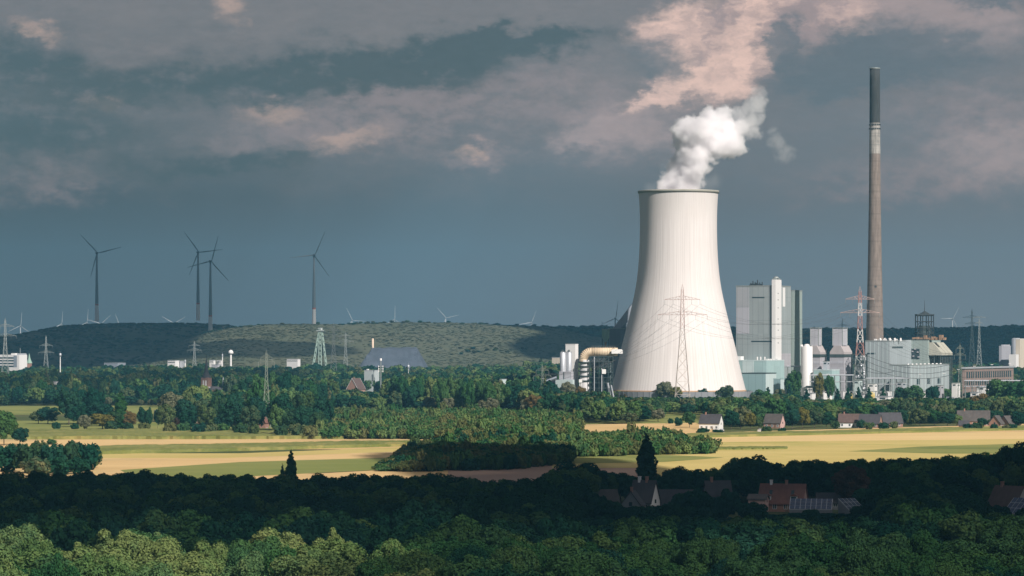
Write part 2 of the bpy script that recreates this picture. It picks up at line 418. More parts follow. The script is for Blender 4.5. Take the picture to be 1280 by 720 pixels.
# left of the thickets
field([(-40, 508), (215, 507), (215, 517), (-40, 519)], grassy)
field([(-40, 526), (120, 526), (330, 531), (420, 537), (420, 551), (-40, 551)], grassy)
field([(-60, 549.5), (420, 549), (600, 547.5), (640, 552), (520, 562), (-60, 562)], stubble)
field([(-60, 567), (300, 567), (560, 557), (540, 574), (300, 579), (-60, 580)], ripe)
field([(-60, 573), (280, 573), (520, 564), (520, 580), (180, 612), (-60, 612)], stubble)
field([(150, 588), (300, 578), (500, 572), (470, 588), (330, 595), (180, 604)], grassy)
field([(330, 596), (470, 588.5), (560, 584), (560, 604), (330, 612)], stubble)
crop([(30, 540), (430, 539), (430, 549), (30, 549.5)], 2.2, maize, 'standing green maize along the pale stubble at the left')
crop([(60, 562.5), (520, 553.5), (500, 558.5), (60, 570)], 2.0, maize, 'narrow strip of maize between two stubble fields at the left')
# centre and right
field([(660, 520), (900, 512), (900, 530), (660, 530)], grassy)
field([(560, 584), (740, 578), (820, 577), (820, 612), (560, 612)], soil)
field([(600, 533), (870, 529), (900, 541), (1330, 529), (1330, 541), (860, 547), (600, 548)], stubble)
field([(600, 546.5), (860, 546.5), (1330, 540), (1330, 553), (860, 556), (600, 560)], stubble2)
field([(690, 558), (880, 553.5), (1330, 549), (1330, 584), (690, 586)], ripe)
field([(1060, 565), (1150, 559), (1330, 554), (1330, 568), (1180, 568)], grassy)
field([(680, 566), (800, 568), (905, 573), (830, 578.5), (690, 581)], grassy)
field([(1010, 581), (1060, 580), (1120, 590), (960, 594)], soil)
field([(820, 584), (1330, 583), (1330, 612), (820, 612)], ripe)
crop([(860, 544.5), (1330, 533.5), (1330, 537), (850, 548.5)], 1.7, maize, 'thin strip of maize crossing the pale fields at the right')
crop([(878, 560.5), (985, 560.2), (985, 562.3), (878, 563)], 1.2, maize, 'short dark strip of crop in the yellow field at the right', 40, 4)

# ------------------------------------------------------------------ leaves and trees
def leaf_mesh(name, lumps, n, size, mat, seed, up=.15, core=True, squash=1.0, rnd=.36):
    r = np.random.default_rng(seed)
    L = np.array(lumps, float)                     # x y z radius
    w = L[:, 3] ** 2; w /= w.sum()
    k = r.choice(len(L), n * 2, p=w)
    d = r.normal(size=(n * 2, 3)); d[:, 2] += up; d /= np.linalg.norm(d, axis=1)[:, None]
    rad = L[k, 3] * (.80 + .26 * r.random(n * 2) ** 1.4)
    p = L[k, :3] + d * rad[:, None] * np.array([1, 1, squash])
    ok = np.ones(len(p), bool)
    for q in range(len(L)):                        # leaves buried inside another clump are dropped
        ins = (np.linalg.norm((p - L[q, :3]) / np.array([1, 1, squash]), axis=1) < .66 * L[q, 3]) & (k != q); ok &= ~ins
    p = p[ok][:n]; d = d[ok][:n]; m = len(p)
    nn = d + r.normal(size=(m, 3)) * rnd; nn /= np.linalg.norm(nn, axis=1)[:, None]
    a = np.cross(nn, r.normal(size=(m, 3))); a /= np.linalg.norm(a, axis=1)[:, None]; b = np.cross(nn, a)
    s = size * (.6 + .8 * r.random(m))[:, None]
    a *= s; b *= s * .8
    v = np.stack([p - a - b * .4, p + a * .2 - b, p + a + b * .4, p - a * .2 + b], 1).reshape(-1, 3)
    f = np.arange(4 * m).reshape(m, 4).tolist(); v = v.tolist()
    if core:                                        # solid inner lumps in the leaf material, added to block light
        for (x, y, z, q) in lumps:
            i = len(v); q *= .62
            for (u, h2) in ((0, 1), (1, .5), (1, -.5), (0, -1)):
                for e in range(6 if u else 1):
                    th = e * math.pi / 3 + h2
                    v.append((x + q * u * .87 * math.cos(th), y + q * u * .87 * math.sin(th), z + q * h2 * squash))
            for e in range(6):
                e2 = (e + 1) % 6
                f += [(i, i + 1 + e, i + 1 + e2), (i + 1 + e, i + 7 + e, i + 7 + e2, i + 1 + e2), (i + 13, i + 7 + e2, i + 7 + e)]
    me = bpy.data.meshes.new(name); me.from_pydata(v, [], f); me.materials.append(mat); return me
def lumps_round(r, h, z0, k, seed, rl=.33):
    q = random.Random(seed); out = []
    zc, rz = z0 + (h - z0) / 2, (h - z0) / 2
    for i in range(k):
        th = i * 2.399 + q.uniform(-.4, .4); u = 1 - 2 * (i + .5) / k; u = u * .95
        rr = math.sqrt(max(0, 1 - u * u)); s = q.uniform(.55, .8)
        out.append((r * s * rr * math.cos(th), r * s * rr * math.sin(th), zc + rz * s * u, r * rl * q.uniform(.75, 1.3)))
    out.append((0, 0, zc, r * .55)); return out
def lumps_column(r, h, z0, k, seed):
    q = random.Random(seed); out = []
    for i in range(k):
        f = (i + .5) / k; th = i * 2.4; wv = math.sin(math.pi * min(1, (f * .86 + .16))) ** .7
        out.append((r * .45 * wv * math.cos(th), r * .45 * wv * math.sin(th), z0 + (h - z0) * f, r * wv * q.uniform(.5, .75)))
    return out
def lumps_cone(r, h, z0, k, seed):
    q = random.Random(seed); out = []
    for i in range(k):
        f = (i + .5) / k; th = i * 2.4; w = (1 - f) ** .8
        out.append((r * .5 * w * math.cos(th), r * .5 * w * math.sin(th), z0 + (h - z0) * f, r * (.15 + .55 * w) * q.uniform(.8, 1.1)))
    return out
bark = paint('bark', (.10, .08, .06), .9, .3, 1.0)
def trunk_mesh(h, r, seed, limbs=5):
    q = random.Random(seed); b = MB()
    p = [Vector((0, 0, -.3))]
    for i in range(1, 5): p.append(Vector((q.uniform(-.2, .2) * i * .5, q.uniform(-.2, .2) * i * .5, h * i / 4)))
    b.path(p, [r * (1 - .17 * i) for i in range(5)], 7)
    for i in range(limbs):
        th = i * 2.4 + q.uniform(-.4, .4); s = p[2] + (p[3] - p[2]) * q.random(); l = h * q.uniform(.25, .42)
        e = s + Vector((math.cos(th) * l, math.sin(th) * l, l * .8)); b.path([s, s.lerp(e, .5) + Vector((0, 0, .2)), e], [r * .42, r * .3, r * .1], 5)
    return b.mesh('trunk', bark)
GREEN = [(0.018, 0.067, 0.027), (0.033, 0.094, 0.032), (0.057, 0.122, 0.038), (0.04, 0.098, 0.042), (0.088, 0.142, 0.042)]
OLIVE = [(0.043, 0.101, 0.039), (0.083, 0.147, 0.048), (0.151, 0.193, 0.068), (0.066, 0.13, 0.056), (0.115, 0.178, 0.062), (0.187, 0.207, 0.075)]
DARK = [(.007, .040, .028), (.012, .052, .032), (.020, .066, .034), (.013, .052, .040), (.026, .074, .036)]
PALE = [(.10, .115, .065), (.14, .145, .09), (.17, .165, .11), (.12, .13, .07)]
GOLD = [(.09, .10, .03), (.14, .13, .035), (.18, .15, .04), (.11, .11, .035)]
MIXED = [(.016, .046, .024), (.038, .082, .032), (.022, .055, .032), (.062, .105, .038), (.105, .125, .055), (.034, .074, .040), (.140, .140, .070), (.050, .090, .036)]
SHRUB = [(.045, .080, .030), (.085, .110, .040), (.130, .135, .055), (.055, .095, .036)]
fol = {n: foliage('leaves_' + n, c, .14) for n, c in dict(green=GREEN, olive=OLIVE, dark=DARK, pale=PALE, gold=GOLD, mixed=MIXED, shrub=SHRUB).items()}
fol['copper'] = foliage('leaves_copper', [(.05, .030, .024), (.075, .045, .03)], .2)
fol['rust'] = foliage('leaves_rust', [(.12, .085, .035), (.17, .12, .045)], .2)
fol['slope'] = foliage('leaves_slope', [(.078, .098, .060), (.098, .112, .070), (.128, .130, .084), (.086, .104, .064)], .1)
fol['hill'] = foliage('leaves_hill', [(.030, .045, .026), (.055, .066, .032), (.080, .082, .042), (.05, .06, .03)], .15)

def lumps_wild(r, h, z0, k, seed):
    q = random.Random(seed); out = lumps_round(r, h, z0, k, seed, .30)
    out = [(x * q.uniform(.8, 1.2), y * q.uniform(.8, 1.2), z + q.uniform(-.8, .9), w * q.choice((.6, .8, 1.0, 1.25))) for (x, y, z, w) in out]
    for i in range(9):                              # boughs that stick out of the crown
        th = q.uniform(0, 6.28); f = q.uniform(.35, 1.0); out.append((r * .95 * math.cos(th) * f, r * .95 * math.sin(th) * f, z0 + (h - z0) * q.uniform(.45, 1.0) * (1.08 - .35 * f * f), r * q.uniform(.10, .18)))
    return out
NEARL = [lumps_wild(7.0, 16.5, 4.5, 26, s) for s in range(6)]
near_crowns = {m: [leaf_mesh('crown', NEARL[s], 15000, .20, fol[m], 40 + s, .3, rnd=.5) for s in range(6)] for m in ('green', 'olive', 'dark')}
near_trunks = [trunk_mesh(11, .38, s) for s in range(3)]
MIDL = [lumps_round(6.5, 15.5, 2.6, 16, 10 + s, .33) for s in range(4)]
def mid_crowns(m, n=2200, size=.5): return [leaf_mesh('crown', MIDL[s], n, size, fol[m], 60 + s, .25) for s in range(4)]
mids = {m: mid_crowns(m) for m in ('mixed', 'dark', 'green', 'pale', 'gold', 'copper', 'rust', 'olive')}
cols_m = {m: [leaf_mesh('crown', lumps_column(2.6, 20, 1.0, 30, s), 5000, .30, fol[m], 80 + s, .2) for s in range(2)] for m in ('dark', 'green')}
cones_m = [leaf_mesh('crown', lumps_cone(3.2, 12, .4, 12, s), 1200, .4, fol['dark'], 90 + s) for s in range(2)]
SHL = [lumps_round(3.0, 4.4, .3, 9, 30 + s, .42) for s in range(3)]
shrubs_m = {m: [leaf_mesh('foliage', SHL[s], 700, .36, fol[m], 100 + s, .3) for s in range(3)] for m in ('shrub', 'dark', 'pale', 'mixed', 'green')}

def tree(name, crown, trunk, loc, sx, sz, label, group, cat='tree'):
    t = thing(name, label, cat, loc, random.uniform(0, 6.28), group)
    t.scale = (sx, sx, sz)
    c = bpy.data.objects.new('crown', crown); COL.objects.link(c); c.parent = t
    if trunk:
        k = bpy.data.objects.new('trunk', trunk); COL.objects.link(k); k.parent = t
    return t

# ------- what has to stay visible between the trees: (left, right, distance, lowest row seen)
VIEWS = [(764, 936, 2900, 496), (696, 770, 2900, 489), (922, 1010, 2900, 492), (1004, 1052, 2900, 499), (1045, 1212, 2900, 497), (1205, 1290, 2900, 494), 
         (454, 475, 3400, 489), (426, 458, 3400, 487), (249, 267, 2995, 486), (268, 290, 2950, 487), (-10, 33, 4600, 462), (33, 41, 4650, 454), (73, 78, 4000, 460),
         (204, 232, 4660, 454), (256, 282, 4660, 455), (284, 292, 4700, 452), (446, 534, 4595, 446), (388, 414, 4680, 446), (358, 376, 4700, 455), (462, 470, 4680, 449),
         (323, 345, 2060, 546), (-20, 62, 2520, 516), (136, 206, 2520, 516), (872, 908, 2020, 540), (952, 992, 2080, 540), (1036, 1130, 2080, 531), (1196, 1285, 2060, 532),
         (232, 262, 2140, 531), (66, 74, 3500, 480), (840, 876, 2380, 522), (1246, 1290, 4100, 448), (115, 128, 2900, 520), (474, 482, 3300, 488), (1096, 1110, 2700, 505), (728, 750, 2100, 536)]
def cap_height(X, Y, hmax, r=0):
    for (a, b, Yo, row) in VIEWS:
        if Y < Yo:
            px = 640 + X / Y * F; q = r / Y * F
            if a - q < px < b + q: hmax = min(hmax, (H - (row - HOR) * Y / F) * random.uniform(.72, 1.0))
    return hmax

def variant_pool(name, meshes):
    c = bpy.data.collections.new(name)
    for i, me in enumerate(meshes):
        o = bpy.data.objects.new('%s_%02d' % (name, i), me); c.objects.link(o)
    return c
def scatter(name, pts, pool, label, cat):
    """one mass of plants: pts = (x, y, z, width scale, height scale, turn)"""
    me = bpy.data.meshes.new(name); me.from_pydata([p[:3] for p in pts], [], [])
    n = len(pool.objects)
    for an, vals in (('sw', [p[3] for p in pts]), ('sh', [p[4] for p in pts]), ('turn', [p[5] for p in pts])):
        at = me.attributes.new(an, 'FLOAT', 'POINT'); at.data.foreach_set('value', vals)
    at = me.attributes.new('pick', 'INT', 'POINT'); at.data.foreach_set('value', [random.randrange(n) for _ in pts])
    o = bpy.data.objects.new(name, me); COL.objects.link(o); tag(o, label, cat, None, 'stuff')
    ng = bpy.data.node_groups.new(name, 'GeometryNodeTree')
    ng.interface.new_socket(name='Geometry', in_out='INPUT', socket_type='NodeSocketGeometry')
    ng.interface.new_socket(name='Geometry', in_out='OUTPUT', socket_type='NodeSocketGeometry')
    N, Lk = ng.nodes, ng.links
    gi = N.new('NodeGroupInput'); go = N.new('NodeGroupOutput')
    ci = N.new('GeometryNodeCollectionInfo'); ci.inputs['Collection'].default_value = pool
    ci.inputs['Separate Children'].default_value = True; ci.inputs['Reset Children'].default_value = True
    ip = N.new('GeometryNodeInstanceOnPoints'); ip.inputs['Pick Instance'].default_value = True
    def attr(nm, ty='FLOAT'):
        a = N.new('GeometryNodeInputNamedAttribute'); a.data_type = ty; a.inputs['Name'].default_value = nm
        return a.outputs['Attribute']
    cs = N.new('ShaderNodeCombineXYZ'); Lk.new(attr('sw'), cs.inputs[0]); Lk.new(attr('sw'), cs.inputs[1]); Lk.new(attr('sh'), cs.inputs[2])
    cr = N.new('ShaderNodeCombineXYZ'); Lk.new(attr('turn'), cr.inputs[2])
    Lk.new(gi.outputs[0], ip.inputs['Points']); Lk.new(ci.outputs[0], ip.inputs['Instance'])
    Lk.new(attr('pick', 'INT'), ip.inputs['Instance Index']); Lk.new(cr.outputs[0], ip.inputs['Rotation']); Lk.new(cs.outputs[0], ip.inputs['Scale'])
    Lk.new(ip.outputs[0], go.inputs[0])
    md = o.modifiers.new('plants', 'NODES'); md.node_group = ng
    return o

# ------- mass of the wooded plain behind the fields
front = [(-80, 507), (205, 507), (215, 527), (330, 536), (400, 515), (640, 513), (730, 529), (800, 531), (838, 518), (876, 521), (905, 535), (1040, 531), (1180, 530), (1300, 530)]
def rows(y0, y1, step, wob=.45):
    Y = y0
    while Y < y1:
        s = step(Y); yield Y, s; Y += s * .92
pts = []
for Y, s in rows(2060, 4760, lambda Y: max(11.5, Y / 250)):
    X = -.165 * Y
    while X < .165 * Y:
        X += s * random.uniform(.8, 1.2)
        y = Y + random.uniform(-.45, .45) * s; px = 640 + X / y * F
        if y < G(interp(px, front)): continue
        if px > 688 and 2790 < y < 3420: continue
        if px > 615 and px < 690 and 2830 < y < 3000: continue
        dens = mnoise.noise(Vector((X * .006, y * .0022, 4.0)))
        if dens < -.36: continue
        h = 12.5 + 9 * mnoise.noise(Vector((X * .010, y * .005, 9.0))) + random.choice((-5, -3, 0, 2, 4, 8)) + random.uniform(-1.5, 1.5)
        if px < 660 and y > 3000: h *= .9
        h = max(6, h); hc = cap_height(X, y, h, 4.5)
        if hc < 3.2: continue
        w = (s / 11.5) * .92 * random.uniform(.7, 1.3) * min(1, hc / h + .15)
        pts.append((X, y, 0, w, hc / 15.5, random.uniform(0, 6.28)))
wood_pool = variant_pool('wood_trees', [leaf_mesh('crown', MIDL[s], 1000, .8, fol[m], 130 + s, .25) for m in ('mixed', 'dark', 'green', 'mixed', 'olive', 'dark') for s in range(2)] + [leaf_mesh('crown', lumps_column(3.4, 18, .6, 12, 3), 700, .75, fol['mixed'], 150)])
scatter('woodland', pts, wood_pool, 'mixed woodland filling the plain behind the fields', 'woodland')
# ------- forest on the far ridge, scrub on the two hills
def on_ridge(rg, x0, x1, step, n, hh, cond=lambda x, y: True, zlim=None):
    out = []
    while len(out) < n:
        x = random.uniform(x0, x1); y = random.uniform(rg.y0, rg.yc + 150)
        if not cond(x, y): continue
        out.append((x, y, rg.z(x, y) - .6, random.uniform(.9, 1.6) * step, random.uniform(*hh), random.uniform(0, 6.28)))
    return out
far_pool = variant_pool('far_trees', [leaf_mesh('crown', MIDL[s], 260, 1.5, fol[m], 170 + s, .3) for s, m in enumerate(('hill', 'dark', 'hill', 'mixed'))])
scatter('ridge_forest', on_ridge(ridge_far, 60, 1300, 1.25, 5200, (.6, 1.0)), far_pool, 'dark forest on the low ridge along the right horizon', 'forest')
scatter('heap_scrub', on_ridge(heap, -1300, -330, .4, 6000, (.10, .24), lambda x, y: mnoise.noise(Vector((x * .01, y * .006, 3))) + random.uniform(-.4, .4) > -.15 or y > 5850), far_pool, 'low dark scrub growing on the flat topped spoil heap', 'scrub')
slope_pool = variant_pool('slope_shrubs', [leaf_mesh('crown', MIDL[s], 220, 1.6, fol[m], 180 + s, .5) for s, m in enumerate(('slope', 'slope', 'slope'))])
scatter('slope_scrub', on_ridge(slope, -720, 280, .34, 13000, (.04, .10), lambda x, y: mnoise.noise(Vector((x * .010, y * .005, 7))) + random.uniform(-.6, .6) > -.25), slope_pool, 'dry grass and pale low scrub covering the long slope', 'scrub')
scatter('slope_trees', on_ridge(slope, -720, 280, .45, 420, (.16, .30), lambda x, y: mnoise.noise(Vector((x * .006, y * .004, 3))) + (.6 if y > 5500 else -.3) + (.65 if y < 4880 else 0) + random.uniform(-.1, .1) > .36), far_pool, 'darker trees along the crest and foot of the dry slope', 'trees')

# ------- young plantation and the two thickets in the fields
def block(edge, step, h, pool, name, label, cat, hvar=.25, baseh=4.4, basew=3.0, taper=None):
    """edge(px) -> (near row, far row) or None"""
    out = []
    for Y, s in rows(1340, 2300, lambda Y: step):
        X = -.165 * Y
        while X < .165 * Y:
            X += step * random.uniform(.75, 1.25); y = Y + random.uniform(-.5, .5) * step; px = 640 + X / y * F
            e = edge(px)
            if e is None or not (G(e[0]) < y < G(e[1])): continue
            hh = h * (1 + hvar * mnoise.noise(Vector((X * .02, y * .01, 1))) + random.uniform(-hvar, hvar) * .8)
            if taper: hh *= interp(px, taper)
            if random.random() < .04: hh *= random.uniform(1.25, 1.7)
            if mnoise.noise(Vector((X * .06, y * .03, 5))) < -.45: continue
            hh = cap_height(X, y, hh, 2)
            if hh < 1.5: continue
            out.append((X, y, 0, step / basew * .62 * random.uniform(.8, 1.25), hh / baseh, random.uniform(0, 6.28)))
    return scatter(name, out, pool, label, cat)
sh_pool = variant_pool('young_trees', [leaf_mesh('foliage', SHL[s], 300, .5, fol[m], 190 + s, .3) for s in range(2) for m in ('shrub', 'green', 'olive')])
dk_pool = variant_pool('thicket_shrubs', [leaf_mesh('foliage', SHL[s], 300, .5, fol[m], 210 + s, .3) for s in range(2) for m in ('dark', 'green', 'shrub')])
def e1(px):
    if not 392 < px < 732: return None
    return (interp(px, [(392, 549), (560, 549.5), (700, 548), (732, 541)]), interp(px, [(392, 526), (430, 522.5), (690, 522), (732, 534)]))
def e2(px):
    if not 474 < px < 712: return None
    return (interp(px, [(474, 590), (520, 591), (640, 588), (712, 580)]), interp(px, [(474, 584), (520, 562), (560, 557), (712, 556)]))
def e3(px):
    if not 640 < px < 893: return None
    return (interp(px, [(640, 585), (700, 573), (893, 568)]), interp(px, [(640, 556), (720, 552), (830, 552), (893, 562)]))
block(e1, 5.0, 6.2, sh_pool, 'young_plantation', 'young plantation of even height in a long block between the fields', 'plantation')
block(e2, 4.6, 5.6, dk_pool, 'thicket', 'dark thicket with a smooth rounded back between brown soil and the fields', 'thicket', .18, taper=[(474, .35), (500, .55), (560, .95), (620, 1.0)])
block(e3, 4.6, 5.0, sh_pool, 'thicket', 'brownish green thicket in the middle of the sunlit fields', 'thicket', .35)

# ------- the wood in front: the nearest trees each on their own, the rest behind as one mass
def near_end(px): return interp(px, [(0, 690), (560, 690), (640, 705), (720, 740), (1280, 740)])
cand = []
for Y, s in rows(452, 760, lambda Y: 12.6):
    X = -.175 * Y - random.uniform(0, 12)
    while X < .175 * Y:
        X += 12.6 * random.uniform(.88, 1.12); y = Y + random.uniform(-4, 4); px = 640 + X / y * F
        if y > near_end(px): continue
        cand.append((X, y, px))
cand = sorted(cand, key=lambda c: c[1])[:300]
for X, y, px in cand:
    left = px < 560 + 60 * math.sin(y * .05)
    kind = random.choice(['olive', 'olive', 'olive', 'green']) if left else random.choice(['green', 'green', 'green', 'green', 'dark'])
    h = random.uniform(11.5, 18.5) * (1.0 if y < 640 else .94)
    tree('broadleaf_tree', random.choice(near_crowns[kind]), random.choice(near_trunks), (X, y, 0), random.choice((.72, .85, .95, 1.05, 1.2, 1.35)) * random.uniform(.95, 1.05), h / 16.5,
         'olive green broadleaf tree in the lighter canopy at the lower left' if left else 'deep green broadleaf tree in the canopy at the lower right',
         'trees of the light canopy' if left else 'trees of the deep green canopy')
belt = []
def belt_top(px): return interp(px, [(-60, 578), (0, 583), (60, 590), (180, 588), (240, 592), (420, 593), (470, 594), (540, 588), (620, 602), (680, 596), (700, 584), (760, 590), (800, 596), (860, 588), (905, 584), (925, 571), (985, 577), (1040, 576), (1100, 573), (1180, 572), (1240, 566), (1262, 554), (1330, 550)])
HOUSES = [(740, 1085, 1030, 648), (1236, 1300, 1000, 642), (770, 870, 1000, 640), (930, 1085, 1030, 640), (1180, 1215, 1010, 620)]
for Y, s in rows(700, 1220, lambda Y: 9.4):
    X = -.17 * Y
    while X < .17 * Y:
        X += 9.4 * random.uniform(.8, 1.2); y = Y + random.uniform(-4, 4); px = 640 + X / y * F
        yb = interp(px, [(0, 1060), (450, 1040), (640, 1050), (700, 1120), (900, 1180), (1300, 1190)])
        if y < near_end(px) + 4 or y > yb: continue
        if px > 745 and 985 < y < 1085 and (px < 1110 or px > 1225): continue
        h = random.uniform(11, 16.5) + 2 * mnoise.noise(Vector((X * .03, y * .03, 0)))
        h = min(h, H - (belt_top(px) - HOR) * y / F + random.uniform(-2.2, .5))
        for (a, b, Yo, row) in HOUSES:
            q = 4.5 / y * F
            if y < Yo and a - q < px < b + q: h = min(h, H - (row - HOR) * y / F + random.uniform(-1, .6))
        if h < 2.6: continue
        belt.append((X, y, 0, max(.42, min(1.0, h / 13.5)) * random.uniform(.8, 1.1), h / 15.5, random.uniform(0, 6.28)))
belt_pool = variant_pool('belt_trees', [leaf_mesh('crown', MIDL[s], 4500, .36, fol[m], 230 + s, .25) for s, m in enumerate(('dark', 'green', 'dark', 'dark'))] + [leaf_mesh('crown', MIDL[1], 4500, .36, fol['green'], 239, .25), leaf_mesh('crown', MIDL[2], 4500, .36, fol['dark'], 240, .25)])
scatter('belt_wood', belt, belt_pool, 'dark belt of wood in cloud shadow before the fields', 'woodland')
print('near', len(cand), 'belt', len(belt), 'wood', len(pts))
# ------------------------------------------------------------------ unseen clouds overhead, shaped to shade parts of the land
def cloud_mat(name, transp):
    m = bpy.data.materials.new(name); m.use_nodes = True; t = NT(m.node_tree); t.n.clear()
    out = t.node('ShaderNodeOutputMaterial'); d = t.node('ShaderNodeBsdfDiffuse'); d.inputs[0].default_value = (.8, .8, .82, 1)
    tr = t.node('ShaderNodeBsdfTransparent'); mx = t.node('ShaderNodeMixShader'); mx.inputs[0].default_value = transp
    t.l.new(d.outputs[0], mx.inputs[1]); t.l.new(tr.outputs[0], mx.inputs[2]); t.l.new(mx.outputs[0], out.inputs[0]); return m
cloud_thick = cloud_mat('cloud_thick', 0.0); cloud_thin = cloud_mat('cloud_thin', .62); cloud_half = cloud_mat('cloud_half', .5); cloud_deep = cloud_mat('cloud_deep', .30)
def cloud(shade, alt, mat, thick, seed, label):
    """a cloud whose shadow covers ellipses (x, y, rx, ry) of the plain"""
    bm = bmesh.new(); k = alt / SUN_DIR.z
    for (x, y, rx, ry) in shade:
        for v in bmesh.ops.create_icosphere(bm, subdivisions=4, radius=1.0)['verts']:
            n = v.co.normalized(); q = mnoise.fractal(n * 2.2 + Vector((x * .01 + seed, y * .01, seed)), 1.0, 2.0, 4)
            f = 1 + .16 * q
            v.co = Vector((x + SUN_DIR.x * k + n.x * rx * f, y + SUN_DIR.y * k + n.y * ry * f, alt + thick * n.z * f * (.9 if n.z > 0 else .4)))
    me = bpy.data.meshes.new('cloud'); bm.to_mesh(me); bm.free(); me.materials.append(mat)
    me.polygons.foreach_set('use_smooth', [True] * len(me.polygons))
    o = bpy.data.objects.new('cloud', me); COL.objects.link(o); return tag(o, label, 'cloud', None, 'stuff')
cloud([(-130, 965, 200, 180), (120, 985, 200, 180), (300, 970, 190, 185), (-300, 975, 150, 170), (26, 1325, 32, 190), (50, 1180, 74, 120), (0, 1455, 24, 90)], 620, cloud_deep, 100, 1.0,
      'heavy grey cloud overhead shading the belt of wood')
cloud([(-160, 860, 230, 170), (160, 880, 240, 150)], 760, cloud_half, 60, 3.0, 'ragged grey cloud overhead above the near side of the belt of wood')
cloud([(150, 560, 190, 190), (260, 680, 160, 110)], 700, cloud_thin, 60, 4.0, 'thin veil of cloud overhead above the near canopy')
cloud([(-1150, 5850, 560, 900), (-930, 5250, 400, 420), (-1000, 6500, 520, 600)], 1500, cloud_thick, 300, 2.0, 'broad dark cloud shading the spoil heap')
cloud([(-640, 6000, 260, 280), (-420, 5150, 160, 60), (230, 5450, 120, 300)], 1500, cloud_half, 160, 6.0, 'ragged cloud shading the foot of the dry slope')
cloud([(700, 6200, 900, 1200), (500, 5200, 480, 420), (1300, 6200, 500, 1300)], 1500, cloud_thick, 300, 8.0, 'long cloud shading the ridge along the right horizon')
cloud([(-430, 3350, 200, 480), (-300, 4000, 150, 300)], 1400, cloud_thin, 120, 9.0, 'thin ragged cloud above the woods at the left')

# ------------------------------------------------------------------ air
def haze_box():
    m = bpy.data.materials.new('haze'); m.use_nodes = True; t = NT(m.node_tree); t.n.clear()
    out = t.node('ShaderNodeOutputMaterial'); p = t.node('ShaderNodeVolumePrincipled')
    p.inputs['Color'].default_value = (.19, .52, .80, 1); p.inputs['Density'].default_value = HAZE_D; p.inputs['Anisotropy'].default_value = 0.0
    t.l.new(p.outputs[0], out.inputs['Volume'])
    try: m.cycles.homogeneous_volume = True
    except Exception: pass
    b = MB(); b.box(-4400, 4400, -1000, 10500, -6, 345); o = b.build('haze', m)
    o['kind'] = 'stuff'; o['label'] = 'thin blue haze over the whole plain'; o['category'] = 'haze'
    o.display_type = 'WIRE'
HAZE_D = 5.2e-5
haze_box()

# ------------------------------------------------------------------ materials of the plant
concrete = cladding('tower_concrete', (.66, .62, .60), 2.2, .12, .06, .12, None)
rimdark = paint('rim_stain', (.34, .33, .28), .9, .3, .08)
greywall = paint('grey_wall', (.22, .23, .25), .8, .12, .1)
white = paint('white_paint', (.78, .77, .76), .5, .05, .08)
silver = paint('silver_metal', (.50, .52, .56), .4, .1, .3, .3)
tan_duct = cladding('tan_duct', (.66, .52, .36), 2.6, .4, .08, .10)
darksteel = paint('dark_steel', (.045, .065, .065), .6, .3, .3)
blacksteel = paint('black_steel', (.03, .04, .045), .6, .3, .3)
bunker = cladding('bunker_cladding', (.13, .16, .19), 5.0, .5, .1, .06)
bunker_roof = cladding('bunker_roof', (.26, .29, .34), 7.0, .4, .1, .05)
boiler_m = cladding('boiler_cladding', (.30, .335, .34), 5.2, .55, .10, .06, 22)
boiler_r = cladding('boiler_cladding_side', (.31, .34, .35), 6.5, .55, .10, .06, 26)
green_clad = cladding('green_cladding', (.30, .36, .34), 9.0, .4, .08, .04)
hall_seam = 1
lilac = cladding('lilac_cladding', (.44, .44, .48), 5.2, .3, .06, .06)
teal = cladding('teal_cladding', (.36, .50, .50), 8.0, .35, .08, .05)
teal_d = cladding('deep_teal_cladding', (.24, .36, .38), 7.0, .4, .08, .05)
teal_l = cladding('pale_teal_cladding', (.52, .62, .62), 6.0, .3, .06, .05)
hall_m = cladding('hall_cladding', (.34, .385, .40), 6.0, .5, .10, .05)
mauve = cladding('mauve_cladding', (.40, .39, .42), 8.0, .35, .08, .05, 7)
glassd = paint('dark_glazing', (.03, .05, .06), .15, .2, .5)
brick = cladding('brick_hall_wall', (.28, .205, .18), 4.0, .5, .12, .25, 5)
brick_h = paint('brick', (.30, .17, .13), .9, .15, .4)
pinkw = paint('pink_render', (.50, .33, .30), .9, .08, .3)
rust = paint('rust', (.30, .19, .12), .9, .3, .5)
yellowp = paint('yellow_panel', (.44, .43, .36), .6, .1, .2)
yellowk = paint('bright_yellow', (.70, .52, .08), .5, .1, .2)
redp = paint('red_paint', (.50, .15, .11), .6, .12, .3)
galv = paint('galvanised_steel', (.30, .33, .32), .55, .12, .2, .3)
cream = cladding('cream_cladding', (.62, .55, .45), 9.0, .25, .06, .05)
roof_dark = paint('slate_roof', (.055, .052, .06), .85, .25, .6)
roof_grey = paint('grey_tile_roof', (.082, .072, .068), .9, .25, .6)
roof_red = paint('red_tile_roof', (.155, .072, .056), .9, .25, .8)
roof_brown = paint('brown_tile_roof', (.105, .068, .06), .9, .25, .8)
frame_w = paint('white_frame', (.75, .75, .74), .5, .04, .5)
solar = paint('solar_glass', (.015, .035, .09), .12, .2, .4)
copperg = paint('copper_green', (.28, .42, .34), .8, .12, .4)

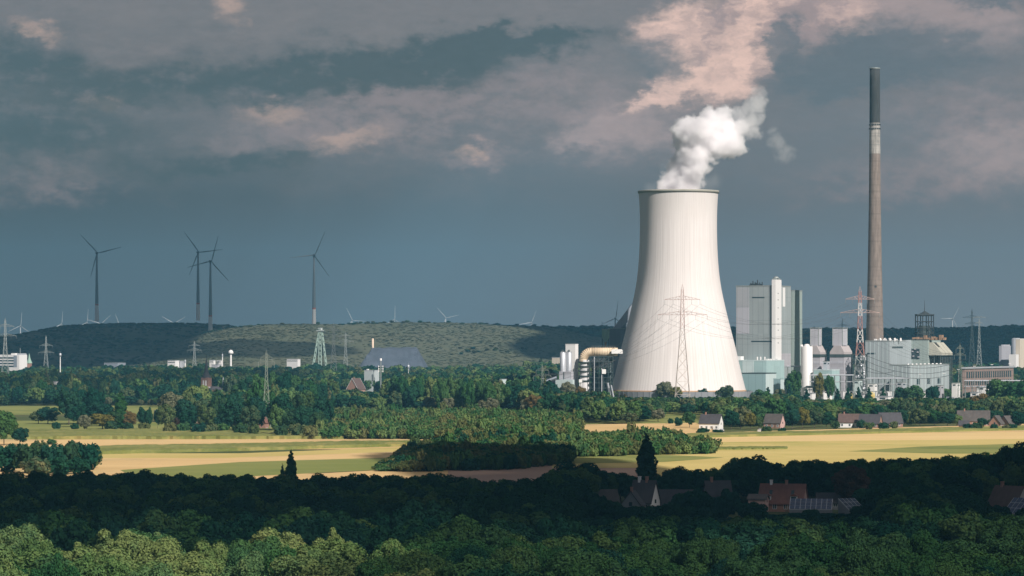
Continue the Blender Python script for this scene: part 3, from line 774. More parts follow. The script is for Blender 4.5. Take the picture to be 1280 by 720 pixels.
# ------------------------------------------------------------------ cooling tower
YT = 3000.0; u = U(YT)
tx = W(848, 425, YT).x
ct = thing('cooling_tower', 'huge pale concrete cooling tower with a flared base, white steam rising from its mouth', 'cooling tower', (tx, YT, 0))
prof_px = [(488.5, 84), (470, 79.3), (452, 75), (433, 70.6), (415, 66.0), (397, 61.4), (380, 57.4), (362, 53.6), (345, 51.0), (325, 49.2), (305, 48.2), (285, 47.8), (265, 48.0), (250, 48.7), (241, 49.4)]
zt = lambda py: H - (py - HOR) * u
def smooth_prof(tab, n):
    ys = [a for a, b in tab]; out = []
    for i in range(n):
        t = i / (n - 1) * (len(tab) - 1); k = min(int(t), len(tab) - 2); f = t - k
        p = [tab[max(0, min(len(tab) - 1, k + d))] for d in (-1, 0, 1, 2)]
        cr = lambda a, b, c, d: .5 * (2 * b + (c - a) * f + (2 * a - 5 * b + 4 * c - d) * f * f + (3 * b - a - 3 * c + d) * f ** 3)
        out.append((cr(*[q[1] for q in p]) * u, zt(cr(*[q[0] for q in p]))))
    return out
def tower_mat():
    m, t, b, out = mat_new('cooling_tower_concrete')
    co = t.node('ShaderNodeTexCoord').outputs['Object']; x, y, z = t.sep(co)[:3]
    a = t.m('ARCTAN2', y, x)
    st = t.noise(t.xyz(t.m('MULTIPLY', a, 26.0), t.m('MULTIPLY', z, .010), 0.0), 1.0, 5.0, .6)
    lines = t.m('LESS_THAN', t.m('FRACT', t.m('MULTIPLY', a, 132 / (2 * math.pi))), .2)
    lift = t.m('LESS_THAN', t.m('FRACT', t.m('DIVIDE', z, 1.5)), .15)
    big = t.noise(co, .02, 5.0, .6)
    col = t.mix(t.ss(st, .3, .7), (.65, .61, .59, 1), (.76, .72, .70, 1))
    col = t.mix(t.m('MULTIPLY', lines, .20), col, (.36, .34, .33, 1))
    col = t.mix(t.m('MULTIPLY', lift, .12), col, (.30, .29, .28, 1))
    col = t.mix(t.m('MULTIPLY', t.ss(big, .45, .7), .22), col, (.52, .47, .42, 1))
    # damp streaks hanging from the mouth
    top = t.m('MULTIPLY', t.ss(z, 150, 184), t.ss(st, .46, .60))
    col = t.mix(t.m('MULTIPLY', top, .25), col, (.34, .34, .30, 1))
    t.l.new(col, b.inputs['Base Color']); b.inputs['Roughness'].default_value = .85
    return m
tm = tower_mat()
b = MB(); b.lathe(smooth_prof(prof_px, 60), 264, rib=.22)
outer = smooth_prof(prof_px, 30); inner = [(r - 1.0, z) for r, z in outer][::-1]
b.lathe(inner, 96); b.lathe([(outer[0][0] - 1.0, outer[0][1]), outer[0]], 96)
b.build('shell', tm, ct)
zt_top = zt(241)
b = MB(); r = 49.4 * u
b.lathe([(r - 1.5, zt_top - .5), (r + .9, zt_top - .4), (r + 1.1, zt_top + 1.5), (r + .8, zt_top + 1.8), (r - 1.5, zt_top + 1.8), (r - 1.6, zt_top - .5)], 180)
b.build('rim', rimdark, ct)
b = MB(); zb = zt(488.5); rb = 84 * u
b.lathe([(rb + .5, zb - .3), (rb + .55, zb + .9), (rb - .6, zb + 1.0), (rb - .6, zb - .3), (rb + .5, zb - .3)], 180)
b.build('edge_beam', paint('edge_rust', (.42, .27, .16), .9, .2, .2), ct)
b = MB()
for k in range(44):
    a0 = 2 * math.pi * k / 44
    for s in (-1, 1):
        a1 = a0 + s * math.pi / 44
        b.tube((math.cos(a0) * (rb + 4.5), math.sin(a0) * (rb + 4.5), 0), (math.cos(a1) * (rb - .3), math.sin(a1) * (rb - .3), zb - .2), .55, .55, 6)
b.build('columns', greywall, ct)
b = MB()
b.lathe([(66.5, 0), (66.5, 8.2), (65.9, 8.2), (65.9, 0)], 72, smooth=False)
for k in range(72):
    th = 2 * math.pi * k / 72; b.tube((66.7 * math.cos(th), 66.7 * math.sin(th), 0), (66.7 * math.cos(th), 66.7 * math.sin(th), 8.3), .12, .12, 4)
b.build('noise_wall', greywall, ct)

# ------------------------------------------------------------------ steam
def steam_mat(name, blobs, dens, amp, soft, org, seed, step):
    m = bpy.data.materials.new(name); m.use_nodes = True; t = NT(m.node_tree); t.n.clear()
    out = t.node('ShaderNodeOutputMaterial'); p = t.node('ShaderNodeVolumePrincipled')
    p.inputs['Color'].default_value = (.995, .99, .995, 1); p.inputs['Anisotropy'].default_value = .1
    co = t.node('ShaderNodeTexCoord').outputs['Object']
    n1 = t.noise(t.v('ADD', co, (seed, 0, 0)), .045, 2.0, .5, 'Color'); n2 = t.noise(t.v('ADD', co, (0, seed, 0)), .11, 6.0, .66, 'Color')
    q = t.v('ADD', co, t.v('SCALE', t.v('SUBTRACT', n1, (.5, .5, .5)), scale=amp)); q = t.v('ADD', q, t.v('SCALE', t.v('SUBTRACT', n2, (.5, .5, .5)), scale=amp * 1.05))
    best = None
    for (c, r, wgt) in blobs:
        e = t.m('MULTIPLY', t.m('SUBTRACT', 1.0, t.m('DIVIDE', t.v('DISTANCE', q, tuple(Vector(c) - org)), r)), 1.0)
        e = t.m('MULTIPLY', t.ss(e, 0.0, soft), wgt)
        best = e if best is None else t.m('MAXIMUM', best, e)
    t.l.new(t.m('MULTIPLY', best, dens), p.inputs['Density']); t.l.new(p.outputs[0], out.inputs['Volume'])
    try: m.cycles.volume_step_rate = step
    except Exception: pass
    return m
def steam(name, pxblobs, dens, amp, soft, seed, label, voxel=2.5, grow=1.35, step=.25):
    bl = [(W(x, y, YT + dy), r * u * 1.07, w) for (x, y, r, dy, w) in pxblobs]
    org = Vector((tx, YT, 0))
    bm = bmesh.new()
    for c, r, w in bl: bmesh.ops.create_icosphere(bm, subdivisions=3, radius=r * grow, matrix=__import__('mathutils').Matrix.Translation(c - org))
    me = bpy.data.meshes.new(name); bm.to_mesh(me); bm.free(); me.materials.append(steam_mat(name, bl, dens, amp, soft, org, seed, step))
    o = bpy.data.objects.new(name, me); COL.objects.link(o); o.location = org
    md = o.modifiers.new('union', 'REMESH'); md.mode = 'VOXEL'; md.voxel_size = voxel
    return tag(o, label, 'steam', None, 'thing')
steam('steam_plume', [(833, 237, 15, 0, 1), (846, 236, 17, -8, 1), (862, 235, 17, 0, 1), (846, 223, 21, 4, 1), (864, 216, 19, -4, 1), (850, 207, 20, 6, 1), (872, 206, 15, -3, 1), (880, 190, 17, -4, 1), (866, 194, 22, -6, 1), (857, 178, 17, 4, 1), (856, 161, 17, 0, 1), (872, 166, 21, -10, 1), (889, 152, 19, 2, 1),
                      (890, 176, 20, -2, 1), (910, 178, 20, 4, .9), (905, 160, 19, 6, .95), (922, 183, 14, 0, .6), (925, 162, 16, 6, .4), (938, 150, 16, 8, .24), (944, 132, 15, 8, .2), (926, 140, 14, 8, .16), (941, 166, 12, 4, .16), (908, 142, 12, 4, .4), (948, 120, 10, 8, .1)],
      .5, 19.0, .55, 3.0, 'dense white steam plume leaning to the right above the mouth of the cooling tower')
steam('steam_wisp', [(965, 166, 9, 10, 1), (972, 180, 13, 10, 1), (980, 192, 13, 10, 1), (986, 188, 10, 10, .7)],   .034, 16.0, .8, 11.0, 'faint torn wisp of steam drifting free to the right of the plume', 2.5, 1.3, .4)
steam('steam_veil', [(815, 236, 14, 0, 1), (832, 232, 16, -8, 1), (878, 232, 18, 0, 1), (893, 228, 15, 4, 1), (830, 208, 9, 0, .8)], .012, 9.0, .9, 21.0, 'thin veil of vapour lying across the mouth of the cooling tower', 3.0, 1.25, .5)

# ------------------------------------------------------------------ buildings of the plant
TH = R(25)
class Block:
    """a building seen at its near corner: local x runs along the left face up to the corner at 0, local y back along the right face"""
    def __init__(s, name, label, cat, xc, Y, group=None, base=0.0):
        s.Y = Y; s.u = U(Y); s.o = thing(name, label, cat, (W(xc, 425, Y).x, Y, base), -TH, group)
        s.L = s.u / math.cos(TH); s.Rr = s.u / math.sin(TH)
    def z(s, py): return H - (py - HOR) * s.u
    def box(s, name, l0, l1, r0, r1, top, bot, mat, parent=None):
        """l: pixels left of the corner, r: pixels right of it (depth), rows top and bottom"""
        z0 = 0 if bot is None else s.z(bot)
        return MB().box(-l0 * s.L, -l1 * s.L, r0 * s.Rr, r1 * s.Rr, z0, s.z(top)).build(name, mat, parent or s.o)
    def roof_rail(s, l, r, top, mat=None):
        b = MB(); z = s.z(top); x0, x1, y0, y1 = -l * s.L + .3, -.3, .3, r * s.Rr - .3
        for (a, c) in (((x0, y0), (x1, y0)), ((x1, y0), (x1, y1)), ((x1, y1), (x0, y1)), ((x0, y1), (x0, y0))):
            b.tube((*a, z + 1.1), (*c, z + 1.1), .07); b.tube((*a, z + .6), (*c, z + .6), .06)
            n = max(2, int((Vector(c) - Vector(a)).length / 4))
            for i in range(n + 1):
                p = Vector(a).lerp(Vector(c), i / n); b.tube((p.x, p.y, z), (p.x, p.y, z + 1.1), .06)
        return b.build('railing', mat or galv, s.o)
    def parapet(s, l, r, top, mat, h=.7):
        z = s.z(top); b = MB(); x0, x1, y0, y1 = -l * s.L - .15, .15, -.15, r * s.Rr + .15
        b.box(x0, x1, y0, y0 + .45, z - .2, z + h); b.box(x0, x1, y1 - .45, y1, z - .2, z + h); b.box(x0, x0 + .45, y0 + .45, y1 - .45, z - .2, z + h); b.box(x1 - .45, x1, y0 + .45, y1 - .45, z - .2, z + h)
        return b.build('parapet', mat, s.o)
def wins_front(blk, parent, l0, l1, top, bot, n, mat=None, name='window', off=.06):
    """a strip of n windows in the left face"""
    for i in range(n):
        a = l0 + (l1 - l0) * (i + .12) / n; c = l0 + (l1 - l0) * (i + .88) / n
        MB().box(-a * blk.L, -c * blk.L, -off, .05, blk.z(bot), blk.z(top)).build(name, mat or glassd, parent)
def band_right(blk, parent, r0, r1, top, bot, mat, name='window_band', off=.06):
    return MB().box(-.05, off, r0 * blk.Rr, r1 * blk.Rr, blk.z(bot), blk.z(top)).build(name, mat, parent)
def band_front(blk, parent, l0, l1, top, bot, mat, name='window_band', off=.06):
    return MB().box(-l0 * blk.L, -l1 * blk.L, -off, .05, blk.z(bot), blk.z(top)).build(name, mat, parent)

# boiler house
B = Block('boiler_house', 'tall windowless grey boiler house right of the cooling tower, lighter panels on its front', 'boiler house', 968, 3110)
B.box('wall', 46.5, 0, 0, 25, 357.5, None, boiler_m); B.parapet(46.5, 25, 357.5, galv)
band_front(B, B.o, 46, 30.5, 384, 417, lilac, 'light_panel', .12); band_front(B, B.o, 46, 30.5, 359, 383.5, cladding('mid_panel', (.37, .38, .40), 5.2, .4, .06, .06), 'upper_panel', .1)
band_right(B, B.o, 12.6, 16.2, 359, 383, white, 'white_panel', .14)
band_right(B, B.o, 9, 25, 442, 458, mauve, 'lower_panel', .1)
b = MB()
for l, hh in ((30, 3), (27.5, 5), (25, 4), (22.5, 6), (20, 3.5), (17, 4)):
    x = -l * B.L; b.tube((x, 3 + l % 3, B.z(357.5)), (x, 3 + l % 3, B.z(357.5) + hh), .5, .5, 8); b.box(x - 1.2, x + 1.0, 2, 4.5, B.z(357.5), B.z(357.5) + hh * .5)
b.build('roof_vents', blacksteel, B.o)
B2 = Block('stair_tower', 'slender bright white stair tower at the corner of the grey boiler house', 'stair tower', 969.4, 3107.5)
B2.box('wall', 4.5, 0, 0, 9, 349.5, None, white)
b = MB(); z = B2.z(349.5); b.box(-4 * B2.L, -.4, 1, 8 * B2.Rr, z, z + 1.4); b.lathe([(2.6, z + 1.4), (2.2, z + 2.6), (.3, z + 3.2)], 16, -2 * B2.L, 6, cap1=True); b.build('roof_cap', galv, B2.o)
for row in (366, 374, 384, 398, 405, 412, 428): band_right(B2, B2.o, 3.5, 4.3, row, row + 1.4, glassd, 'window', .05)
B3 = Block('turbine_block', 'lower green grey block standing behind the right side of the boiler house', 'plant building', 993, 3150)
B3.box('wall', 10, 0, 0, 12, 363.5, None, green_clad); B3.parapet(10, 12, 363.5, galv)
B4 = Block('annex_building', 'pale teal annex across the foot of the boiler house', 'annex', 958, 3075)
B4.box('wall', 41, 0, 0, 27, 451, None, teal); B4.parapet(41, 27, 451, teal_l)
band_front(B4, B4.o, 29, 15, 451.5, 467, teal_l, 'pale_panel', .1)
b = MB()
for l in (12, 8, 3): b.tube((-l * B4.L, 2, B4.z(451)), (-l * B4.L, 2, B4.z(446)), .7, .7, 8)
for r_ in (4, 8, 12, 18): b.box(-3, -1, r_ * B4.Rr, r_ * B4.Rr + 3, B4.z(451), B4.z(448.6))
b.build('roof_vents', white, B4.o)
MB().box(-43 * B4.L, -34 * B4.L, 6, 14, B4.z(452), B4.z(445.5)).build('lift_housing', white, B4.o)
B5 = Block('pump_house', 'blocky teal building with a paler right wall low in front of the boiler annex', 'plant building', 957, 3040)
B5.box('wall', 29, 0, 0, 16, 467, None, teal_d); band_right(B5, B5.o, 0.2, 15.8, 467.5, 492, teal_l, 'pale_wall', .12); B5.parapet(29, 16, 467, darksteel)
B6 = Block('office_building', 'low pale teal office building with a strip window behind round trees', 'office building', 976, 2960)
B6.box('wall', 9, 0, 0, 28, 474, None, teal_l); B6.parapet(9, 28, 474, teal); band_right(B6, B6.o, 9, 27, 478.5, 480.8, glassd, 'window_band'); band_right(B6, B6.o, 9, 27, 484.5, 486.5, glassd, 'window_band')
band_front(B6, B6.o, 8.5, .5, 474.5, 491, teal_d, 'dark_wall', .1)
B7 = Block('teal_hall', 'flat teal hall behind trees in front of the two filter houses', 'plant building', 1040, 2905)
B7.box('wall', 22, 0, 0, 12, 463, None, teal); B7.parapet(22, 12, 463, teal_l)
B8 = Block('workshop', 'low white workshop with a dark roof edge and a row of small windows', 'workshop', 1030, 2860)
B8.box('wall', 21, 0, 0, 13, 484, None, white)
MB().box(-21.6 * B8.L, .6, -.6, 13.6 * B8.Rr, B8.z(484), B8.z(482.4)).build('roof', darksteel, B8.o); wins_front(B8, B8.o, 19, 2, 486.5, 488, 7)
# white silo
s_ = thing('storage_silo', 'stout bright white cylindrical silo between the boiler house and the filter houses', 'silo', W(1008.5, 425, 2920).to_tuple()[:2] + (0,))
uu = U(2920); zz = lambda py: H - (py - HOR) * uu
MB().lathe([(7.3 * uu, 0), (7.3 * uu, zz(434)), (6.9 * uu, zz(433))], 40, cap1=True).build('shell', white, s_)
b = MB(); b.lathe([(2.4, zz(433)), (2.4, zz(431)), (1.2, zz(430))], 16, cap1=True)
for k in range(20):
    th = k * math.pi / 10; b.tube((5 * math.cos(th), 5 * math.sin(th), zz(433)), (5 * math.cos(th), 5 * math.sin(th), zz(433) + 1.1), .06)
b.box(-5.5, -3.5, -1, 1, zz(433), zz(430.7)); b.build('roof_gear', white, s_)
# filter houses
for (xc, wl, wr, top, label) in ((1025, 15, 9, 424, 'mauve grey filter house with a boxed top, the nearer to the white silo'), (1055, 17, 13, 424, 'mauve grey filter house with a sloping roof beside the red and white pylon')):
    Q = Block('filter_house', label, 'filter house', xc, 2935, 'filter houses')
    Q.box('wall', wl, 0, 0, wr, 446, None, mauve)
    z1, z2 = Q.z(440), Q.z(432)
    MB().prism([(-wl * Q.L, Q.z(443)), (0, Q.z(443)), (0, z1), (-4 * Q.L, z2), (-(wl - 5) * Q.L, z2), (-wl * Q.L, z1)], 1, 0, wr * Q.Rr).build('hopper_roof', paint('mauve_roof', (.40, .365, .365), .8, .12, .2), Q.o)
    Q.box('plant_deck', wl + .6, -.6, -.3, wr + .5, 442.8, 446.2, darksteel)
    MB().box(-(wl - 2) * Q.L, -3 * Q.L, 3, wr * Q.Rr * .7, z2, Q.z(411)).build('head_box', lilac, Q.o)
    b = MB()
    for (x, y) in ((-(wl - 2) * Q.L, 3), (-3 * Q.L, 3), (-3 * Q.L, wr * Q.Rr * .7), (-(wl - 2) * Q.L, wr * Q.Rr * .7)): b.tube((x, y, z2), (x, y, Q.z(409.5)), .3)
    b.box(-(wl - 2) * Q.L - .3, -3 * Q.L + .3, 2.7, wr * Q.Rr * .7 + .3, Q.z(410.2), Q.z(409.4)); b.build('head_frame', galv, Q.o)
    for row in (451, 459.5, 471): band_front(Q, Q.o, wl - .5, .5, row, row + 3, lilac, 'cladding_band', .1); band_right(Q, Q.o, .5, wr - .5, row + 1, row + 3.4, lilac, 'cladding_band', .1)
# steel frame with ducts by the pylon
def steel_frame(name, label, cat, x0, x1, top, bot, Y, depth, nx, nz, mat, extra=None):
    t = thing(name, label, cat, (W((x0 + x1) / 2, 425, Y).x, Y, 0)); uu = U(Y); w = (x1 - x0) * uu; zt_, zb_ = H - (top - HOR) * uu, max(0, H - (bot - HOR) * uu)
    b = MB()
    for j in (0, depth * .5, depth):
        for i in range(nx + 1):
            x = -w / 2 + w * i / nx; b.tube((x, j, zb_), (x, j, zt_), .38)
        for k in range(nz + 1):
            z = zb_ + (zt_ - zb_) * k / nz; b.tube((-w / 2, j, z), (w / 2, j, z), .32)
            if j == 0 and k < nz:
                for i in range(nx):
                    if (i + k) % 2: b.tube((-w / 2 + w * i / nx, j, z), (-w / 2 + w * (i + 1) / nx, j, z + (zt_ - zb_) / nz), .2)
    for k in range(nz + 1):
        z = zb_ + (zt_ - zb_) * k / nz
        for i in range(nx + 1): b.tube((-w / 2 + w * i / nx, 0, z), (-w / 2 + w * i / nx, depth, z), .3)
    b.build('steel_frame', mat, t)
    b = MB()
    for k in range(1, nz):
        z = zb_ + (zt_ - zb_) * k / nz
        b.box(-w / 2, w / 2 * random.uniform(.2, 1), .4, depth - .4, z, z + .25)
    b.build('walkway', galv, t)
    return t, w, zb_, zt_
t, w, z0_, z1_ = steel_frame('ductwork', 'open steel frame full of pale ducts between the filter house and the long hall', 'steel frame', 1066, 1084, 443, 488, 2930, 12, 3, 6, darksteel)
b = MB(); b.path([(-w * .3, 5, 4), (-w * .3, 5, z1_ * .45), (0, 5, z1_ * .6), (w * .15, 5, z1_ * .8)], 2.6, 12); b.path([(w * .3, 6, 2), (w * .3, 6, z1_ * .9)], 1.5, 10); b.path([(-w * .1, 3, 10), (w * .45, 3, 12)], 1.4, 10); b.build('ducts', silver, t)
MB().box(-w * .45, w * .1, 3, 9, 14, 19).build('fan_housing', mauve, t); MB().box(w * .05, w * .45, 3, 9, z1_ - 6, z1_ - 1).build('hopper', silver, t)
# long hall with stepped blocks
C1 = Block('power_hall', 'long pale green grey power hall with ribbed cladding at the foot of the chimney', 'power hall', 1112, 2960)
C1.box('wall', 29, 0, 0, 26, 426.5, None, hall_m); C1.parapet(29, 26, 426.5, galv)
MB().box(-29 * C1.L, -.3, 26.02 * C1.Rr, 70 * C1.Rr, 0, C1.z(425)).build('rear_wall', hall_m, C1.o)
b = MB()
for l, r_ in ((20, 3), (16, 6), (9, 4), (5, 8), (13, 12), (3, 20)): b.box(-l * C1.L, -l * C1.L + 2.4, r_, r_ + 2, C1.z(426.5), C1.z(423.6)); b.lathe([(.8, C1.z(426.5)), (.8, C1.z(422.5))], 10, -l * C1.L + 5, r_ + 3, cap1=True)
b.build('roof_vents', white, C1.o)
C2 = Block('bunker_hall', 'grey green hall with a dark recess and yellow sloping chutes under the dark winding tower', 'plant building', 1160, 3010)
C2.box('wall', 22, 0, 0, 22, 425, None, green_clad); C2.parapet(22, 22, 425, darksteel)
band_front(C2, C2.o, 20.5, 10, 436, 449, glassd, 'recess', .1)  # flat dark panel on the wall, painted for the shade of a recess
b = MB()
for l, z_ in ((19, 440), (16, 437), (13, 441), (18, 446), (12, 447)): b.box(-l * C2.L, -l * C2.L + 1.5, -.9, -.12, C2.z(z_), C2.z(z_ - 1.6))
b.build('recess_gear', mauve, C2.o)
b = MB()
for i in range(3):
    x0, x1 = 1.5 + i * 6.6, 7.4 + i * 6.6
    b.prism([(.2, C2.z(428)), (3.5, C2.z(428)), (12, C2.z(441)), (12, C2.z(444)), (.2, C2.z(444))], 1, x0 * C2.Rr, x1 * C2.Rr)
b.build('sloping_chute', yellowp, C2.o)
b = MB()
for i in range(8):
    y = (1.5 + i * 2.8) * C2.Rr; b.tube((11, y, 0), (11, y, C2.z(444)), .5); b.tube((5, y, 0), (5, y, C2.z(444)), .5)
b.box(.2, 12.4, 1 * C2.Rr, 21.5 * C2.Rr, C2.z(444.6), C2.z(444)); b.build('support_posts', darksteel, C2.o)
b = MB()
for i in range(9): b.box(-20 * C2.L + i * 3.6, -20 * C2.L + i * 3.6 + random.uniform(1.5, 3), 3, 8, C2.z(425), C2.z(425 - random.uniform(2.5, 6.5)))
b.build('rusty_roof_gear', rust, C2.o)
C3 = Block('low_hall', 'low ribbed pale green hall in front of the power hall, behind the substation trees', 'plant building', 1137, 2900)
C3.box('wall', 24, 0, 0, 69, 456.5, None, hall_m); C3.parapet(24, 69, 456.5, galv, .5)
b = MB()
for r_ in range(5, 66, 7): b.lathe([(.9, C3.z(456.5)), (.9, C3.z(454.8))], 10, -4, r_ * C3.Rr, cap1=True)
b.build('roof_vents', white, C3.o)
# winding tower on the hall roof
t = thing('winding_tower', 'dark steel winding tower with a thin mast rising behind the yellow chutes', 'winding tower', (W(1157, 425, 3040).x, 3040, 0)); uu = U(3040); zz = lambda py: H - (py - HOR) * uu
b = MB(); w = 10 * uu; d = 16
for x in (-w, -w * .35, w * .35, w):
    for y in (0, d): b.tube((x, y, 0), (x, y, zz(394)), .45)
for row in (424, 417, 410, 402, 394.5):
    for y in (0, d): b.tube((-w, y, zz(row)), (w, y, zz(row)), .4)
    for x in (-w, w): b.tube((x, 0, zz(row)), (x, d, zz(row)), .4)
for (r0, r1) in ((424, 417), (417, 410), (410, 402)):
    for y in (0, d): b.tube((-w, y, zz(r0)), (-w * .35, y, zz(r1)), .25); b.tube((w, y, zz(r0)), (w * .35, y, zz(r1)), .25)
b.build('steel_frame', blacksteel, t)
MB().box(-w * .62, w * .62, 2, d - 2, zz(425), zz(407)).build('machine_house', darksteel, t)
b = MB(); b.box(-w - .6, w + .6, -.6, d + .6, zz(394), zz(392.6)); b.prism([(-w * .6, zz(392.6)), (w * .6, zz(392.6)), (0, zz(389))], 1, 2, d - 2); b.build('roof', blacksteel, t)
b = MB(); b.tube((0, d / 2, zz(390)), (0, d / 2, zz(375)), .35, .12, 6); b.build('mast', blacksteel, t)
# chimney
YC = 3060; uu = U(YC); zz = lambda py: H - (py - HOR) * uu
t = thing('chimney', 'very tall brown concrete chimney with a dark top and a worn white band', 'chimney', (W(1093.5, 425, YC).x, YC, 0))
def chr_(py): return interp(py, [(85, 6.1), (153, 6.5), (250, 7.4), (330, 8.7), (400, 10.4), (500, 12.8)]) * uu
def chim_mat(name, c1, c2, bands=.1):
    m, t_, b_, out = mat_new(name); co = t_.node('ShaderNodeTexCoord').outputs['Object']; x, y, z = t_.sep(co)[:3]
    a = t_.m('ARCTAN2', y, x); n = t_.noise(t_.xyz(t_.m('MULTIPLY', a, 3.0), t_.m('MULTIPLY', z, .06), 0), 1.0, 6.0, .65)
    n2 = t_.noise(t_.xyz(0, 0, t_.m('MULTIPLY', z, .35)), 1.0, 3.0, .6)
    col = t_.mix(t_.ss(n, .3, .7), c1 + (1,), c2 + (1,)); col = t_.mix(t_.m('MULTIPLY', t_.ss(n2, .5, .62), bands), col, (c1[0] * .45, c1[1] * .45, c1[2] * .45, 1))
    t_.l.new(col, b_.inputs['Base Color']); b_.inputs['Roughness'].default_value = .9; return m
def section(name, p0, p1, mat, cap=False, grow=0.0):
    n = max(2, int(abs(p1 - p0) / 12)); rows_ = [p0 + (p1 - p0) * i / n for i in range(n + 1)]
    return MB().lathe([(chr_(p) + grow, max(0, zz(p))) for p in rows_], 40, cap1=cap).build(name, mat, t)
section('shaft', 500, 192, chim_mat('chimney_concrete', (.155, .125, .108), (.25, .205, .175), .3))
section('white_band', 192, 153.5, chim_mat('chimney_white', (.20, .19, .175), (.46, .44, .41), .45), False, .05)
section('dark_top', 153.5, 86, chim_mat('chimney_dark', (.028, .034, .036), (.05, .055, .056), .15), True, .1)
b = MB()
for k in range(16):
    th = 2 * math.pi * k / 16
    for py in (155, 160): b.box(*(lambda x, y: (x - .6, x + .6, y - .6, y + .6))(math.cos(th) * (chr_(py)), math.sin(th) * chr_(py)), zz(py + 1.8), zz(py))
b.build('inspection_openings', blacksteel, t)
b = MB(); b.lathe([(chr_(86) - .2, zz(86.4)), (chr_(86) + .5, zz(86.2)), (chr_(86) + .5, zz(85)), (chr_(86) - .8, zz(85))], 40)
b.build('top_ring', galv, t)
b = MB(); b.box(-.9, .9, -chr_(358) - .2, -chr_(358) + .8, zz(359.5), zz(357)); b.build('hatch', blacksteel, t)
# brick hall and tanks at the right
D1 = Block('brick_hall', 'long brick hall with rows of windows and a pale roof edge at the far right', 'brick hall', 1206, 2990)
D1.box('wall', 3, 0, 0, 90, 461, None, brick)
MB().box(-3.5 * D1.L, 1.0, -1, 90 * D1.Rr, D1.z(461), D1.z(459)).build('roof', silver, D1.o)
for r0 in range(3, 84, 4): band_right(D1, D1.o, r0, r0 + 2.4, 465, 473, glassd, 'window', .08)
for r0 in range(3, 84, 4): band_right(D1, D1.o, r0, r0 + 2.4, 476, 482, glassd, 'window', .08)
D2 = Block('tank_house', 'plain lilac grey block with a ragged roof beyond the brick hall', 'plant building', 1252, 4150)
D2.box('wall', 3, 0, 0, 17, 433, None, paint('lilac_grey', (.36, .36, .40), .8, .08, .1)); D2.parapet(3, 17, 433, lilac)
b = MB()
for r_ in (5, 9, 13): b.box(-4, -1, r_ * D2.Rr, r_ * D2.Rr + 9, D2.z(433), D2.z(430.8))
b.build('roof_vents', lilac, D2.o)
D3 = Block('cream_block', 'cream block with a round silver end cut by the right edge of the picture', 'plant building', 1275, 4100)
D3.box('wall', 5, 0, 0, 22, 424, None, cream); MB().lathe([(6, 0), (6, D3.z(424)), (4, D3.z(422.5))], 24, -6 * D3.L, 6, cap1=True).build('round_tank', silver, D3.o); D3.parapet(5, 22, 424, white)
MB().box(-9 * D3.L, -1, -14, -2, 0, D3.z(443)).build('low_porch', white, D3.o)
# low white sheds between the trees and the substation
for (x, Y, w, top, lab) in ((1110, 2740, 22, 496, 'low white shed roof between trees in front of the low hall'), (1232, 2830, 18, 484, 'white container block before the brick hall'), (1222, 2780, 14, 491, 'white shed beside the big round tree at the right'), (1157, 2790, 16, 489, 'flat roofed white kiosk below the low hall'), (1080, 2760, 12, 493, 'small white kiosk in the substation near the workshop'), (1015, 2770, 14, 492, 'white shed among conifers in front of the workshop'), (1190, 2730, 10, 497, 'small white hut in front of the low hall')):
    Q = Block('white_shed', lab, 'shed', x, Y, 'white sheds'); Q.box('wall', w * .6, 0, 0, w * .4, top, None, white)
    MB().box(-w * .6 * Q.L - .4, .4, -.4, w * .4 * Q.Rr + .4, Q.z(top), Q.z(top) + .5).build('roof', silver, Q.o); band_front(Q, Q.o, w * .45, w * .15, top + 1.2, top + 3, glassd, 'door')
# substation
for i, x in enumerate((1048, 1056, 1064, 1072, 1082, 1091, 1100, 1112, 1122)):
    Y = 2800 + (i % 3) * 12; q = thing('transformer', ['grey transformer with yellow bushing posts in the substation, number %d of the row counted from the workshop' % (i + 1)][0].replace('number %d of the row counted from the workshop' % (i + 1), ['next to the workshop', 'second from the workshop', 'third from the workshop', 'below the duct frame', 'under the red and white pylon', 'sixth from the workshop', 'seventh from the workshop', 'eighth from the workshop', 'nearest to the low hall'][i]), 'transformer', (W(x, 425, Y).x, Y, 0), 0, 'substation transformers')
    MB().box(-1.8, 1.8, -1.5, 1.5, 0, 3.2).build('tank', silver, q)
    b = MB()
    for k in (-1, 0, 1): b.box(-1.6 + k * .0, 1.6, -2.0 - .2 * k, -1.6 - .2 * k, .5, 2.8)
    b.build('radiator', galv, q)
    b = MB()
    for k in (-1, 0, 1): b.lathe([(.35, 3.2), (.45, 4.0), (.3, 5.2), (.5, 6.0), (.25, 8.5 + (i % 2) * 2)], 8, k * 1.1, 0, cap1=True)
    b.build('bushing', yellowk if i in (0, 2, 4, 5) else white, q)
for i, x in enumerate((1050, 1062, 1075, 1088, 1101, 1114)):
    Y = 2815; q = thing('busbar_gantry', 'steel busbar gantry post pair in the substation, ' + ['by the workshop', 'second from the workshop', 'third from the workshop', 'fourth from the workshop', 'fifth from the workshop', 'by the low hall'][i], 'gantry', (W(x, 425, Y).x, Y, 0), 0, 'substation gantries')
    b = MB(); b.tube((-4, 0, 0), (-4, 0, 11), .25); b.tube((4, 0, 0), (4, 0, 11), .25); b.tube((-4.6, 0, 10.6), (4.6, 0, 10.6), .3); b.build('steel_frame', galv, q)
    b = MB()
    for k in (-3, 0, 3): b.lathe([(.12, 9), (.3, 9.3), (.15, 9.6), (.3, 9.9), (.12, 10.4)], 8, k, 0)
    b.build('insulators', white, q)

